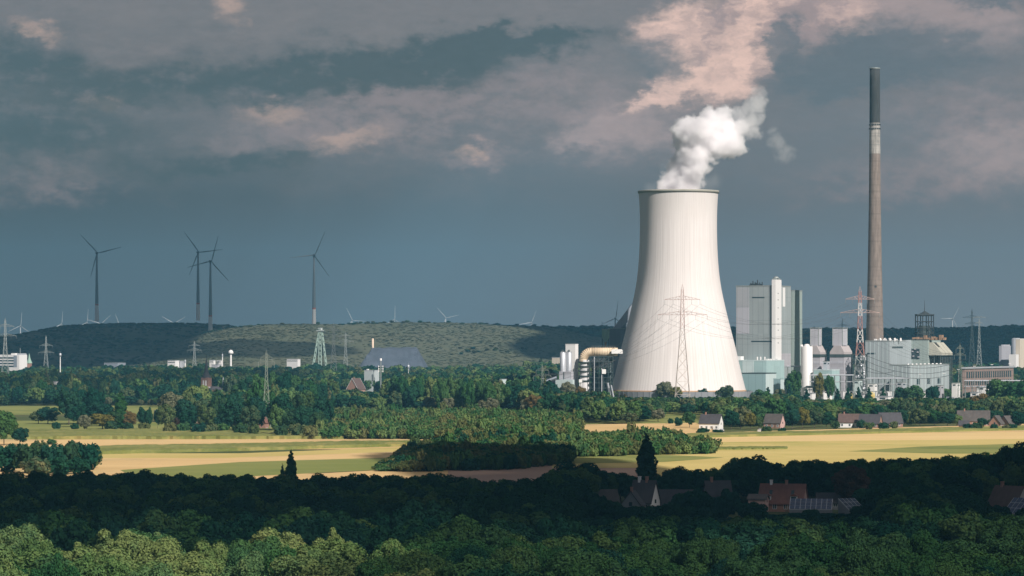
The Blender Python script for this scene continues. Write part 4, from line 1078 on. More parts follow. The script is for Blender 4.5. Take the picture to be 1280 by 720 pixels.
def pipe_rack(name, label, x0, x1, row, Y, n, mat=galv, pmat=silver):
    q = thing(name, label, 'pipe rack', (W(x0, 425, Y).x, Y, 0)); uu = U(Y); w = (x1 - x0) * uu; z = H - (row - HOR) * uu
    b = MB()
    for i in range(n + 1):
        x = w * i / n; b.tube((x, 0, 0), (x, 0, z), .28); b.tube((x, 4, 0), (x, 4, z), .28); b.tube((x, -.4, z), (x, 4.4, z), .25); b.tube((x, -.4, z * .75), (x, 4.4, z * .75), .22)
    b.build('rack_frame', mat, q); b = MB()
    for k, (y, r) in enumerate(((.4, .45), (1.5, .3), (2.5, .55), (3.6, .3))): b.tube((-1, y, z + r + .25), (w + 1, y, z + r + .25), r, r, 8)
    b.tube((-1, 2, z * .75 + .6), (w + 1, 2, z * .75 + .6), .4, .4, 8); b.build('pipes', pmat, q)
pipe_rack('pipe_rack', 'pipe rack crossing in front of the two filter houses', 1014, 1066, 470, 2900, 7)
pipe_rack('pipe_rack', 'low pipe rack at the foot of the power hall', 1084, 1136, 474, 2885, 7)
pipe_rack('pipe_rack', 'pipe rack before the brick hall', 1207, 1285, 477, 2830, 9)
pipe_rack('pipe_rack', 'pipe rack between the stair tower annex and the white silo', 985, 1016, 459, 2965, 4)
for i, (px, top, Y, lab) in enumerate(((1012, 470, 2850, 'thin lamp mast beside the white workshop'), (1035, 468, 2850, 'thin lamp mast at the right end of the white workshop'), (1118, 470, 2840, 'thin lamp mast before the left end of the low hall'), (1150, 468, 2840, 'thin lamp mast before the middle of the low hall'), (1180, 467, 2840, 'thin lamp mast before the right end of the low hall'), (1218, 458, 2820, 'tall thin lamp mast before the left end of the brick hall'), (1240, 456, 2820, 'tall thin lamp mast before the middle of the brick hall'), (1262, 455, 2820, 'tall thin lamp mast near the right end of the brick hall'), (1198, 462, 2810, 'thin lamp mast between the low hall and the brick hall'), (988, 470, 2850, 'thin lamp mast before the pale office building'))):
    q = thing('lamp_mast', lab, 'lamp mast', (W(px, 425, Y).x, Y, 0), 0, 'lamp masts of the plant'); z = H - (top - HOR) * U(Y)
    MB().tube((0, 0, 0), (0, 0, z), .22, .12, 6).build('pole', galv, q); b = MB(); b.box(-1.2, 1.2, -.3, .3, z, z + .35); b.build('lamp_head', white, q)
for (xc, Y, wl, wr, top, m_, lab) in ((1034, 2925, 5, 4, 452, silver, 'silver fan house squeezed between the two filter houses'), (1031, 2960, 4, 3, 437, white, 'tall white stair shaft between the two filter houses'), (1074, 2890, 7, 5, 476, teal_l, 'pale teal switch house under the red and white pylon'), (1093, 2880, 8, 5, 480, white, 'white switch house at the foot of the power hall'), (1128, 2870, 7, 6, 478, silver, 'silver plant room before the low hall'), (1196, 2850, 6, 6, 479, white, 'white plant room at the right end of the low hall'), (1250, 2810, 12, 9, 483, teal_l, 'pale flat store before the brick hall'), (1176, 2860, 6, 5, 482, mauve, 'grey mauve plant room before the low hall')):
    Q = Block('plant_room', lab, 'plant building', xc, Y); Q.box('wall', wl, 0, 0, wr, top, None, m_); Q.parapet(wl, wr, top, galv, .4); band_front(Q, Q.o, wl * .8, wl * .25, top + 1.5, top + 3.2, glassd, 'louvre'); band_right(Q, Q.o, wr * .2, wr * .8, top + 2, top + 3.4, glassd, 'louvre')
b = MB()
for l in range(3, 28, 5): b.box(-l * C1.L - .25, -l * C1.L + .25, -.16, .02, 2, C1.z(427.5))
b.build('light_ribs', teal_l, C1.o)
b = MB()
for r_ in range(3, 68, 6): b.box(-.02, .16, r_ * C3.Rr - .25, r_ * C3.Rr + .25, 2, C3.z(457.5))
for l in range(4, 23, 5): b.box(-l * C3.L - .25, -l * C3.L + .25, -.16, .02, 2, C3.z(457.5))
b.build('light_ribs', teal_l, C3.o)
for r0 in (12, 30, 48): band_right(C3, C3.o, r0, r0 + 5, 474, 481, glassd, 'gate')
band_right(C1, C1.o, 4, 22, 433, 435.5, glassd, 'louvre_band'); band_front(C1, C1.o, 27, 17, 441, 443, glassd, 'louvre_band')
band_front(B, B.o, 28, 3, 426, 427.6, glassd, 'louvre_band'); band_front(B, B.o, 27, 12, 371, 372.6, glassd, 'louvre_band')

# ------------------------------------------------------------------ left side of the plant
E1 = Block('white_block', 'plain bright white block beside two silver silos left of the cooling tower', 'plant building', 719, 2960)
E1.box('wall', 12, 0, 0, 4, 430.5, None, white); E1.parapet(12, 4, 430.5, white, .4)
E2 = Block('silo_house', 'pale blue grey base building carrying two silver silos', 'plant building', 714, 2925)
E2.box('wall', 15, 0, 0, 3, 464.5, None, lilac); MB().box(-17 * E2.L, 4 * E2.L, -4, -.02, 0, E2.z(474.5)).build('front_block', teal_l, E2.o); band_front(E2, E2.o, 9.4, 8.6, 465, 474, darksteel, 'downpipe', .3)
for (x, lab) in ((703.5, 'silver silo on the pale base building, the left of the pair'), (711.3, 'silver silo on the pale base building, the right of the pair')):
    q = thing('silver_silo', lab, 'silo', (W(x, 425, 2932).x, 2932, E2.z(464.5)), 0, 'silver silos'); z9 = E2.z(441) - E2.z(464.5); rr = 3.6 * U(2930)
    MB().lathe([(rr, 0), (rr, z9), (rr * .6, z9 + .9)], 28, cap1=True).build('shell', silver, q)
    b = MB(); b.lathe([(.7, z9 + .9), (.7, z9 + 2.6)], 10, cap1=True); b.box(-1.6, -.5, -.5, .5, z9 + .6, z9 + 1.9)
    for k in range(14):
        th = k * math.pi / 7; b.tube((rr * .97 * math.cos(th), rr * .97 * math.sin(th), z9), (rr * .97 * math.cos(th), rr * .97 * math.sin(th), z9 + 1.1), .06)
    b.build('roof_gear', darksteel, q)
# absorber with rings
YA = 2955; uu = U(YA); zz = lambda py: H - (py - HOR) * uu
q = thing('absorber_vessel', 'pale ringed absorber vessel under the tan gas duct', 'vessel', (W(731, 425, YA).x, YA, 0)); rr = 6.4 * uu
MB().lathe([(rr * 1.1, 0), (rr * 1.1, zz(480)), (rr, zz(478)), (rr, zz(456)), (rr * .9, zz(453)), (rr * .9, zz(450))], 32, cap1=True).build('shell', paint('pale_grey', (.58, .57, .58), .6, .08, .2), q)
for row in (476, 470, 464, 458, 453): MB().lathe([(rr, zz(row) - .5), (rr + 1.1, zz(row) - .5), (rr + 1.1, zz(row) + .5), (rr, zz(row) + .5)], 32).build('ring_walkway', darksteel, q)
b = MB()
for x, r0 in ((-6.5, 474), (-4.5, 474)): b.tube((x * uu, -6, 0), (x * uu, -6, zz(r0)), .5)
b.box(-7.5 * uu, -3.5 * uu, -7, -2, zz(478), zz(474)); b.build('stair_frame', white, q)
# tan duct: rises from the absorber, bends and runs right towards the tower
q = thing('gas_duct', 'fat tan gas duct bending over from the absorber towards the cooling tower', 'duct', (W(731, 425, YA).x, YA, 0))
X = lambda px: (px - 731) * uu; rd = 5.3 * uu
arc = [(X(729), 0, zz(452))] + [(X(739) - 10 * uu * math.cos(a), 0, zz(450.5) + 10.6 * uu * math.sin(a)) for a in [R(d) for d in range(0, 91, 10)]] + [(X(765), 0, zz(439.9)), (X(772), 0, zz(439.9))]
b = MB(); b.path(arc, rd, 24)
for k in range(3, len(arc) - 2): b.path([arc[k], tuple(Vector(arc[k]) + (Vector(arc[k + 1]) - Vector(arc[k])).normalized() * .35)], rd + .3, 24, False)
for px in range(741, 771, 3): b.path([(X(px), 0, zz(439.9)), (X(px) + .35, 0, zz(439.9))], rd + .3, 24, False)
b.build('duct', paint('tan_paint', (.66, .53, .37), .6, .08, .2), q)
b = MB(); b.box(X(764), X(778), -9, -5.2, zz(442), zz(437.5)); b.box(X(765), X(777), -8.6, -5.6, zz(437.4), zz(436.6)); b.build('platform_cabin', white, q)
b = MB(); z = zz(434.6) + .2
for px in range(739, 770, 3): b.tube((X(px), 0, z), (X(px), 0, z + 1.2), .08)
b.tube((X(739), 0, z + 1.2), (X(769), 0, z + 1.2), .08); b.build('handrail', galv, q)
# steel frame below
t, w, z0_, z1_ = steel_frame('pipework', 'tangle of dark steelwork under the tan gas duct', 'steel frame', 737, 766, 446, 492, 2948, 16, 5, 7, darksteel)
b = MB()
for x, r_ in ((-.35, 1.2), (-.2, .8), (.05, 1.5), (.25, .9), (.4, 1.1)): b.path([(w * x, 8, 2), (w * x, 8, z1_ - 4), (w * (x + .08), 8, z1_ - 1)], r_, 10)
b.build('pipes', darksteel, t)
b = MB(); b.box(-w * .45, w * .4, 5, 12, z1_ - 9, z1_ - 1.5); b.box(-w * .2, w * .5, 9, 15, 0, z1_ * .6); b.build('dark_casing', blacksteel, t)
b = MB(); b.tube((w * .02, -1, 0), (w * .02, -1, z1_ - 10), .5, .5, 8); b.tube((w * -.3, -1, 0), (w * -.3, -1, z1_), .45, .45, 8); b.build('front_pipes', silver, t)
MB().box(w * .03, w * .2, -2.5, -.5, z1_ - 15, z1_ - 11).build('control_cabin', white, t)
b = MB(); b.tube((w * .28, -1, 16), (w * .42, -8, 0), .8); b.tube((w * .42, -6, 14), (w * .55, -14, 0), .6); b.build('chute', silver, t)
# coal bunker and sloping gallery behind the tower
YG = 3120; uu = U(YG); zz = lambda py: H - (py - HOR) * uu
q = thing('coal_bunker', 'dark cladded coal bunker half hidden behind the left flank of the cooling tower', 'coal bunker', (W(762, 425, YG).x, YG, 0))
MB().box(0, 34 * uu, 0, 30, 0, zz(411)).build('wall', bunker, q)
MB().box(13.5 * uu, 17.5 * uu, -.3, .1, 30, zz(412)).build('light_panel', cladding('bunker_light', (.16, .20, .25), 4, .3, .08, .05), q)
MB().box(-.4, 34.4 * uu, -.4, 30.4, zz(411), zz(410.3)).build('roof_edge', galv, q)
MB().box(0, 24 * uu, -8, -.02, 0, zz(446)).build('lower_block', bunker_roof, q)
q2 = thing('conveyor_gallery', 'dark sloping conveyor gallery climbing behind the cooling tower from the coal bunker', 'conveyor', (W(762, 425, YG + 6).x, YG + 6, 0))
MB().prism([(5 * uu, zz(410)), (40 * uu, zz(365)), (75 * uu, zz(340)), (75 * uu, zz(356)), (40 * uu, zz(385)), (14 * uu, zz(410))], 1, 1, 22).build('gallery', bunker_roof, q2)
MB().prism([(14.2 * uu, zz(410)), (40 * uu, zz(384.8)), (75 * uu, zz(356)), (75 * uu, zz(370)), (52 * uu, zz(388)), (33.5 * uu, zz(410))], 1, 3, 20).build('lower_side', bunker, q2)
b = MB()
for k in range(0, 8): b.tube(((40 + 4 * k) * uu, .5, 0), ((40 + 4 * k) * uu, .5, zz(372 - 2.5 * k)), .5)
b.build('support_posts', blacksteel, q2)
q = thing('hopper', 'pale green conical hopper with a rusty tip hanging beside the coal bunker', 'hopper', (W(757, 425, 3100).x, 3100, 0)); uu3 = U(3100); zz = lambda py: H - (py - HOR) * uu3
MB().lathe([(4.6 * uu3, zz(412)), (4.6 * uu3, zz(422)), (1.6 * uu3, zz(427)), (1.6 * uu3, zz(427.4))], 24, cap0=False, cap1=True).build('cone', copperg, q)
MB().lathe([(1.5 * uu3, zz(427)), (1.1 * uu3, zz(431)), (1.0 * uu3, 20)], 16).build('spout', rust, q)
MB().box(-5 * uu3, 5.5 * uu3, -3, 3, zz(412), zz(411)).build('lid', galv, q)
b = MB()
for x in (-4, 4): b.tube((x * uu3, 3, 0), (x * uu3, 3, zz(412)), .4)
b.tube((-4.4 * uu3, -2, zz(411)), (-4.4 * uu3, -2, zz(402)), .2); b.build('posts', darksteel, q)
# conveyor and small plant left of the silos
q = thing('conveyor_bridge', 'low covered conveyor bridge on trestles left of the silver silos', 'conveyor', (W(634, 425, 2900).x, 2900, 0)); uu = U(2900); zz = lambda py: H - (py - HOR) * uu
pts_ = [(0, 0, zz(481)), (20 * uu, 0, zz(485)), (36 * uu, 2, zz(486.5))]
b = MB()
for a, c in zip(pts_, pts_[1:]): b.tube(a, c, 1.7, 1.7, 4)
b.build('gallery', bunker_roof, q)
b = MB(); b.tube((30 * uu, 4, zz(484)), (62 * uu, 6, zz(472)), 1.2); b.build('inclined_gallery', bunker_roof, q)
b = MB()
for x, z9 in ((4, 482), (14, 484), (24, 486), (34, 487), (44, 480), (54, 476)):
    b.tube((x * uu, -1, 0), (x * uu, -1, zz(z9)), .35); b.tube((x * uu, 1.5, 0), (x * uu, 1.5, zz(z9)), .35)
b.build('trestles', darksteel, q)
MB().box(-9 * uu, -1 * uu, -3, 4, 0, zz(474.5)).build('transfer_house', teal_l, q)
q = Block('grey_shed', 'grey flat roofed shed left of the silver silos', 'shed', 690, 2990); q.box('wall', 12, 0, 0, 5, 474, None, bunker_roof); MB().box(-12.5 * q.L, .5, -.5, 5.5 * q.Rr, q.z(474), q.z(472.8)).build('roof', silver, q.o)
# ------------------------------------------------------------------ pylons
def pylon(px, base_row, top_row, Y, arms, label, mats, wbase=5.0, wtop=.9, waist=.62, bar=.2, redfrom=.55, group='electricity pylons'):
    """arms: (row, half width px)"""
    uu = U(Y); hgt = H - (top_row - HOR) * uu
    t = thing('electricity_pylon', label, 'pylon', (W(px, 425, Y).x, Y, 0), 0, group)
    def half(z):
        f = z / hgt
        return wbase + (wtop * 1.6 - wbase) * (f / waist) if f < waist else wtop * 1.6 + (wtop * .7 - wtop * 1.6) * (f - waist) / (1 - waist)
    nseg = 13; zs = [0.0]
    q = 0.0
    for i in range(nseg): q += (1 - .055 * i); zs.append(q)
    zs = [z / q * hgt * .955 for z in zs]
    body, upper = MB(), MB()
    for i in range(nseg):
        z0, z1 = zs[i], zs[i + 1]; a, c = half(z0), half(z1); b = upper if z0 / hgt > redfrom else body
        cs0 = [(-a, -a), (a, -a), (a, a), (-a, a)]; cs1 = [(-c, -c), (c, -c), (c, c), (-c, c)]
        for k in range(4):
            b.tube((*cs0[k], z0), (*cs1[k], z1), bar, bar, 4)
            k2 = (k + 1) % 4
            b.tube((*cs0[k], z0), (*cs1[k2], z1), bar * .55, bar * .55, 3); b.tube((*cs0[k2], z0), (*cs1[k], z1), bar * .55, bar * .55, 3)
            b.tube((*cs1[k], z1), (*cs1[k2], z1), bar * .5, bar * .5, 3)
    c = half(zs[-1])
    pk = MB()
    for k in ((-c, -c), (c, -c), (c, c), (-c, c)): pk.tube((*k, zs[-1]), (0, 0, hgt), bar * .8, bar * .4, 4)
    body.build('lattice_body', mats[0], t); upper.build('upper_lattice', mats[1], t); pk.build('peak', mats[2], t)
    tips = []
    for (row, hw) in arms:
        z = H - (row - HOR) * uu; L = hw * uu; c = half(z); b = MB()
        for s in (-1, 1):
            n = 5; dp = 3.0 if L > 9 else 2.0
            for y in (-c, c):
                b.tube((0, y, z), (s * L, 0, z), bar * .8, bar * .6, 4); b.tube((s * c, y, z + dp), (s * L, 0, z + .2), bar * .7, bar * .5, 4)
                for i in range(n):
                    f0, f1 = i / n, (i + .5) / n
                    b.tube((s * L * f0, y * (1 - f0), z), (s * (c + (L - c) * f1), y * (1 - f1), z + dp * (1 - f1)), bar * .4, bar * .4, 3); b.tube((s * (c + (L - c) * f1), y * (1 - f1), z + dp * (1 - f1)), (s * L * (i + 1) / n, y * (1 - (i + 1) / n), z), bar * .4, bar * .4, 3)
        b.build('crossarm', mats[2], t)
        ins = MB()
        for s in (-1, 1):
            for f in ((1.0, .52) if L > 9 else (1.0,)):
                ins.tube((s * L * f, 0, z), (s * L * f, 0, z - 3.6), .1, .1, 5); tips.append(Vector((t.location.x + s * L * f, Y, z - 3.6)))
        ins.build('insulators', galv, t)
    return tips, Vector((t.location.x, Y, hgt))
dull_lat = paint('dull_lattice', (.22, .25, .21), .7, .12, .1)
pale_lat = paint('pale_lattice', (.50, .45, .40), .6, .12, .1)
red_lat = paint('red_lattice', (.54, .40, .36), .6, .15, .1)
def striped():
    m, t, b, out = mat_new('red_white_lattice'); z = t.sep(t.node('ShaderNodeTexCoord').outputs['Object'])[2]
    f = t.m('LESS_THAN', t.m('FRACT', t.m('DIVIDE', t.m('ADD', z, 3.0), 22.0)), .5)
    t.l.new(t.mix(f, (.70, .68, .66, 1), (.42, .22, .19, 1)), b.inputs['Base Color']); b.inputs['Roughness'].default_value = .6; return m
str_lat = striped()
TA, pA = pylon(853, 508, 355, 2650, [(374.5, 22), (393.5, 31)], 'tall lattice pylon with two crossarms standing in front of the cooling tower', (pale_lat, red_lat, red_lat), 6.5, 1.15, .6, .20, .58)
TB, pB = pylon(1075, 505, 358, 2780, [(374, 18), (391, 24.5)], 'tall red and white lattice pylon in front of the foot of the chimney', (galv, str_lat, red_lat), 6.5, 1.25, .6, .22, .34)
TC, pC = pylon(333, 545, 437, 1985, [(447, 7), (452, 10)], 'slender lattice pylon standing beside the small brick hut at the edge of the field', (dull_lat, dull_lat, dull_lat), 2.6, .5, .62, .09)
TD, pD = pylon(678, 512, 455, 2580, [(463, 8), (470, 11)], 'small lattice pylon among the trees left of the silver silos', (dull_lat, dull_lat, dull_lat), 2.8, .5, .62, .11)
TE, pE = pylon(417, 480, 404, 3900, [(413, 10), (421, 15)], 'faint grey pylon right of the green headframe', (galv, galv, galv), 5.0, .9, .62, .2)
TF_, pF = pylon(432, 462, 414, 4600, [(420, 7), (427, 10)], 'small faint pylon before the sunlit part of the dry slope', (galv, galv, galv), 4.5, .8, .62, .2)
TG, pG = pylon(243, 470, 426, 4700, [(432, 7), (438, 9)], 'faint pylon at the foot of the hill, left of the white water tower', (galv, galv, galv), 4.0, .8, .62, .2)
TH_, pH = pylon(57.5, 470, 419, 4700, [(432, 8), (441, 10)], 'faint pylon before the dark spoil heap, right of the office slab', (galv, galv, galv), 4.5, .8, .62, .2)
TI, pI = pylon(6.5, 480, 397, 3900, [(408, 11), (420, 14)], 'grey pylon at the left edge rising above the office slab', (galv, galv, galv), 5.0, .9, .62, .2)
TJ, pJ = pylon(1215, 460, 385.5, 4600, [(397, 12), (405, 9)], 'grey pylon on the horizon right of the small white wind turbine', (darksteel, darksteel, darksteel), 5.5, .9, .62, .24)
TK, pK = pylon(1224, 470, 396, 4300, [(397, 8), (404, 5)], 'second grey pylon close beside the horizon pylon, lighter and lower', (galv, galv, galv), 4.5, .8, .62, .2)
TL, pL = pylon(1200, 500, 428, 2700, [(436, 5), (444, 7)], 'slim lattice pylon in front of the right end of the low hall', (dull_lat, dull_lat, dull_lat), 2.4, .5, .62, .10)
TM, pM = pylon(1053, 455, 398, 5000, [(407, 8), (412, 6)], 'faint thin pylon on the horizon between the boiler house and the chimney', (galv, galv, galv), 5, .8, .62, .2)
wire_m = paint('wire', (.09, .09, .09), .5, .1, 1.0)
NW = [0]
def wire(a, c, sag, label, grp, r=.06):
    n = 18; p = [Vector(a).lerp(Vector(c), i / n) - Vector((0, 0, sag * 4 * (i / n) * (1 - i / n))) for i in range(n + 1)]
    b = MB(); b.path(p, r, 4); return tag(b.build('overhead_wire', wire_m), label, 'wire', grp)
for i, (a, c) in enumerate(zip(sorted(TA, key=lambda v: (v.z, v.x)), sorted(TD, key=lambda v: (v.z, v.x)) * 2)):
    wire(a, c, 9 + i * .6, 'thin overhead wire sagging left from the pylon in front of the cooling tower', 'wires left of the tower pylon')
for a, c in zip(sorted(TA, key=lambda v: (v.z, v.x)), sorted(TB, key=lambda v: (v.z, v.x))):
    wire(a, c, 17, 'thin overhead wire sagging between the tower pylon and the striped pylon', 'wires between the two tall pylons')
for a, c in zip(sorted(TB, key=lambda v: (v.z, v.x)), sorted(TL, key=lambda v: (v.z, v.x)) * 2):
    wire(a, c, 13, 'thin overhead wire sagging across the ribbed halls at the right', 'wires across the halls')
for k, (x0, r0, x1, r1, sg) in enumerate(((1075, 440, 1200, 452, 9), (1075, 447, 1200, 459, 9), (1075, 455, 1200, 466, 8), (1062, 452, 1118, 464, 5))):
    wire(W(x0, r0, 2785), W(x1, r1, 2705), sg, 'low dark overhead wire looping across the front of the ribbed halls', 'low wires across the halls', .16)

# ------------------------------------------------------------------ wind turbines
def blade_mesh(L, mat):
    b = MB(); st = [(0, .55, .55), (.06, .9, .8), (.2, 1.35, .45), (.5, .95, .28), (.8, .6, .18), (.97, .4, .1), (1.0, .1, .05)]
    rings = []
    for f, ch, th in st:
        s = L / 40.0; rings.append([(-ch * .35 * s, f * L, 0), (0, f * L, th * s), (ch * s, f * L, .02), (0, f * L, -th * s)])
    for r0, r1 in zip(rings, rings[1:]):
        for k in range(4):
            b.face([(p[0], p[2], p[1]) for p in (r0[k], r0[(k + 1) % 4], r1[(k + 1) % 4], r1[k])], True)
    return b.mesh('blade', mat)
tw_shade_grey = paint('turbine_shade_grey', (.20, .24, .27), .5, .06, .05)  # large turbine towers: cloud shade put into the paint
tw_white = paint('turbine_white', (.30, .33, .35), .5, .05, .05)
tw_shade_dark = paint('turbine_dark', (.10, .13, .15), .5, .06, .05)  # blades and nacelles of the large turbines, darkened in paint for cloud shade
def turbine(hgt, L, rb, rt, mats, stripe=True):
    t = thing('wind_turbine', 'wind turbine', 'wind turbine', (0, 0, 0))
    def rr(f): return rb + (rt - rb) * f ** .8
    b = MB(); b.lathe([(rr(f), hgt * f) for f in (0, .12, .24)], 20); b.build('tower_foot', mats[2], t)
    if stripe: MB().lathe([(rr(.24) + .02, hgt * .24), (rr(.262) + .02, hgt * .262)], 20).build('red_ring', redp, t)
    else: MB().lathe([(rr(.24), hgt * .24), (rr(.262), hgt * .262)], 20).build('ring', mats[0], t)
    b = MB(); b.lathe([(rr(f), hgt * f) for f in (.262, .5, .75, 1)], 20, cap1=True); b.build('tower', mats[0], t)
    s = L / 40
    b = MB(); b.lathe([(.3 * s, -2.6 * s), (1.7 * s, -1.8 * s), (2.1 * s, 0), (1.9 * s, 2.8 * s), (1.1 * s, 4.6 * s), (.2 * s, 5.0 * s)], 16)
    n = b.build('nacelle', mats[1], t, (0, 0, hgt + 1.6 * s)); n.rotation_euler = (R(-90), 0, 0)
    h = bpy.data.objects.new('hub', MB().lathe([(1.6 * s, 0), (1.5 * s, 1.2 * s), (.8 * s, 2.3 * s), (.1 * s, 2.6 * s)], 14).mesh('hub', mats[1])); COL.objects.link(h); h.parent = t
    h.location = (0, -2.6 * s, hgt + 1.6 * s); h.rotation_euler = (R(90), 0, 0)
    me = blade_mesh(L, mats[1])
    for k in range(3):
        o = bpy.data.objects.new('blade', me); COL.objects.link(o); o.parent = h
        # hub local z points at the viewer; blades lie in its xy plane
        o.rotation_mode = 'QUATERNION'
        from mathutils import Quaternion
        q0 = Quaternion((1, 0, 0), R(-90))
        o.rotation_quaternion = Quaternion((0, 0, 1), R(120 * k)) @ q0; o.location = (0, 0, .9 * s)
    return t
def set_rotor(t, deg):
    for c in t.children:
        if c.name.split('.')[0] == 'hub':
            from mathutils import Euler
            c.rotation_euler = Euler((R(90), R(deg), 0), 'XYZ')
def put_turbine(src, px, hub_row, Y, hgt, yaw, deg, label, group, z=None):
    o = src if not src.get('used') else copy_tree(src)
    src['used'] = 1
    o['label'] = label; o['group'] = group
    z = (H - (hub_row - HOR) * U(Y)) - hgt if z is None else z
    o.location = (W(px, 425, Y).x, Y, z); o.rotation_euler = (0, 0, R(yaw)); set_rotor(o, deg); return o
big = turbine(122, 46, 3.9, 1.5, (tw_shade_grey, tw_shade_dark, white))
for px, row, Y, yaw, deg, lab in ((121, 317.5, 6020, 22, -44, 'large dark wind turbine on the spoil heap, standing alone farthest to the left'), (247.5, 316.5, 6050, 22, -37, 'large dark wind turbine on the spoil heap, the taller of the crossing pair'),
                                  (263, 328, 5700, 28, 16, 'large dark wind turbine with a pale foot, the nearer of the crossing pair'), (392.5, 320.5, 5850, 18, 24, 'large dark wind turbine standing alone on the crest of the dry slope')):
    put_turbine(big, px, row, Y, 122, yaw, deg, lab, 'large wind turbines on the hills', )
small = turbine(100, 34, 2.6, 1.2, (tw_white, tw_white, tw_white), False)
for px, row, Y, yaw, deg, lab in ((25.5, 408, 8200, 20, 5, 'white wind turbine far away in the haze at the left edge of the heap'), (76.5, 406, 8400, 30, 5, 'white blade tip of a far turbine at the left shoulder of the spoil heap'), (108.5, 404, 8300, 20, 5, 'far white turbine behind the heap, just left of the lone dark turbine'), (126, 405.5, 8300, 10, 48, 'far white turbine behind the heap, just right of the lone dark turbine'),
                                  (149, 408, 8500, 20, -20, 'far white turbine showing one blade above the middle of the heap'), (217, 405, 8300, 15, 60, 'far white turbine spreading two blades above the heap like a flat V'),
                                  (440, 401, 8200, 15, -26, 'far white turbine showing a slanting blade right of the tall dark one'), (493, 400, 8100, 10, 2, 'far white turbine with an upright blade above the long slope'), (557, 398, 8200, 15, -42, 'far white turbine with two blades above the crest of the slope'),
                                  (664, 404, 8600, 15, 22, 'far white turbine with one slanting blade at the right end of the slope')):
    put_turbine(small, px, row, Y, 100, yaw, deg, lab, 'far white wind turbines')
put_turbine(small, 769, 399, 6300, 100, 18, 8, 'white wind turbine standing clear left of the cooling tower', 'far white wind turbines', )
put_turbine(small, 1190.5, 399, 8300, 100, 20, 30, 'small white wind turbine on the right horizon', 'far white wind turbines')

# ------------------------------------------------------------------ left middle distance: works, church, flats
for o_ in bpy.data.objects:
    if 'used' in o_: del o_['used']
def lattice_leg(b, p0, p1, w, n, bar):
    p0, p1 = Vector(p0), Vector(p1)
    for sx in (-1, 1):
        for sy in (-1, 1): b.tube(p0 + Vector((sx * w, sy * w, 0)), p1 + Vector((sx * w * .6, sy * w * .6, 0)), bar)
    for i in range(n):
        a, c = p0.lerp(p1, i / n), p0.lerp(p1, (i + 1) / n); f = w * (1 - .4 * i / n)
        for sy in (-1, 1): b.tube(a + Vector((-f, sy * f, 0)), c + Vector((f, sy * f, 0)), bar * .6, None, 3); b.tube(a + Vector((f, sy * f, 0)), c + Vector((-f, sy * f, 0)), bar * .6, None, 3)
YH = 4680; uu = U(YH); zz = lambda py: H - (py - HOR) * uu; ux = lambda px, c: (px - c) * uu
q = thing('mine_headframe', 'pale green steel mine headframe with slanting legs before the hill', 'headframe', (W(400, 425, YH).x, YH, 0))
b = MB(); lattice_leg(b, (0, 0, 0), (0, 0, zz(411)), 2.4, 9, .4); lattice_leg(b, (ux(389, 400), 0, 0), (ux(398.5, 400), 0, zz(415)), 1.4, 9, .4); lattice_leg(b, (ux(409, 400), 0, 6), (ux(402.5, 400), 0, zz(413)), 1.2, 8, .4); b.build('steel_frame', paint('headframe_green', (.34, .46, .40), .6, .1, .2), q)
b = MB(); b.box(-5, 6, -3, 3, zz(414), zz(412.6)); b.box(-3, 4, -2, 2, zz(411), zz(409.6)); b.lathe([(2.6, zz(413)), (2.6, zz(410))], 16, 1.5, 0, cap1=True); b.build('sheave_deck', galv, q)
q = thing('thin_stack', 'thin orange and white works chimney before the blue coal heap', 'chimney', (W(466, 425, 4680).x, 4680, 0))
MB().lathe([(1.9, 0), (1.5, zz(436))], 16).build('lower_shaft', paint('orange_paint', (.52, .22, .13), .7, .1, .2), q); MB().lathe([(1.5, zz(436)), (1.3, zz(423))], 16, cap1=True).build('upper_shaft', paint('pale_orange', (.70, .55, .42), .7, .1, .2), q)
YP = 4600; uu = U(YP); zz = lambda py: H - (py - HOR) * uu
q0 = W(490, 425, YP).x; v = []; f = []; nx, ny = 60, 14; xa, xb = ux(440, 490), ux(540, 490); zc = zz(434.8)
for j in range(ny + 1):
    for i in range(nx + 1):
        x = xa + (xb - xa) * i / nx; y = -70 + 240 * j / ny
        e = min((x - xa) / ux(464, 440), (xb - x) / ux(540, 519), (y + 70) / 90, (170 - y) / 70, 1.0); e = max(0, e)
        v.append((x, y, zc * e * (1 + .05 * mnoise.fractal(Vector((x * .03, y * .03, 4)), 1.0, 2.0, 4)) + (1.2 * mnoise.noise(Vector((x * .08, y * .08, 1))) if e > .05 else 0)))
for j in range(ny):
    for i in range(nx):
        k = j * (nx + 1) + i; f.append((k, k + 1, k + nx + 2, k + nx + 1))
me = bpy.data.meshes.new('coal_heap'); me.from_pydata(v, [], f); me.materials.append(paint('coal', (.072, .09, .12), .8, .35, .06, 0, False))
o = bpy.data.objects.new('coal_heap', me); COL.objects.link(o); o.location = (q0, YP, 0)
tag(o, 'flat topped blue black coal heap at the foot of the dry slope', 'coal heap')
F1 = Block('grey_silo_tower', 'pale grey square concrete tower rising above the trees in the middle of the woods', 'tower', 466, 3400)
F1.box('wall', 11, 0, 0, 7.5, 463, None, paint('grey_concrete', (.42, .47, .48), .8, .06, .1)); MB().box(-9 * F1.L, -7 * F1.L, 2, 4, F1.z(463), F1.z(461.4)).build('roof_hatch', white, F1.o); F1.parapet(11, 7.5, 463, silver, .3)
q = thing('radio_mast', 'slim radio mast with aerials beside the grey concrete tower', 'mast', (W(476, 425, 3390).x, 3390, 0)); uu = U(3390); zz = lambda py: H - (py - HOR) * uu
b = MB(); b.tube((0, 0, 0), (0, 0, zz(449)), .7, .5, 10); b.build('pole', galv, q)
b = MB()
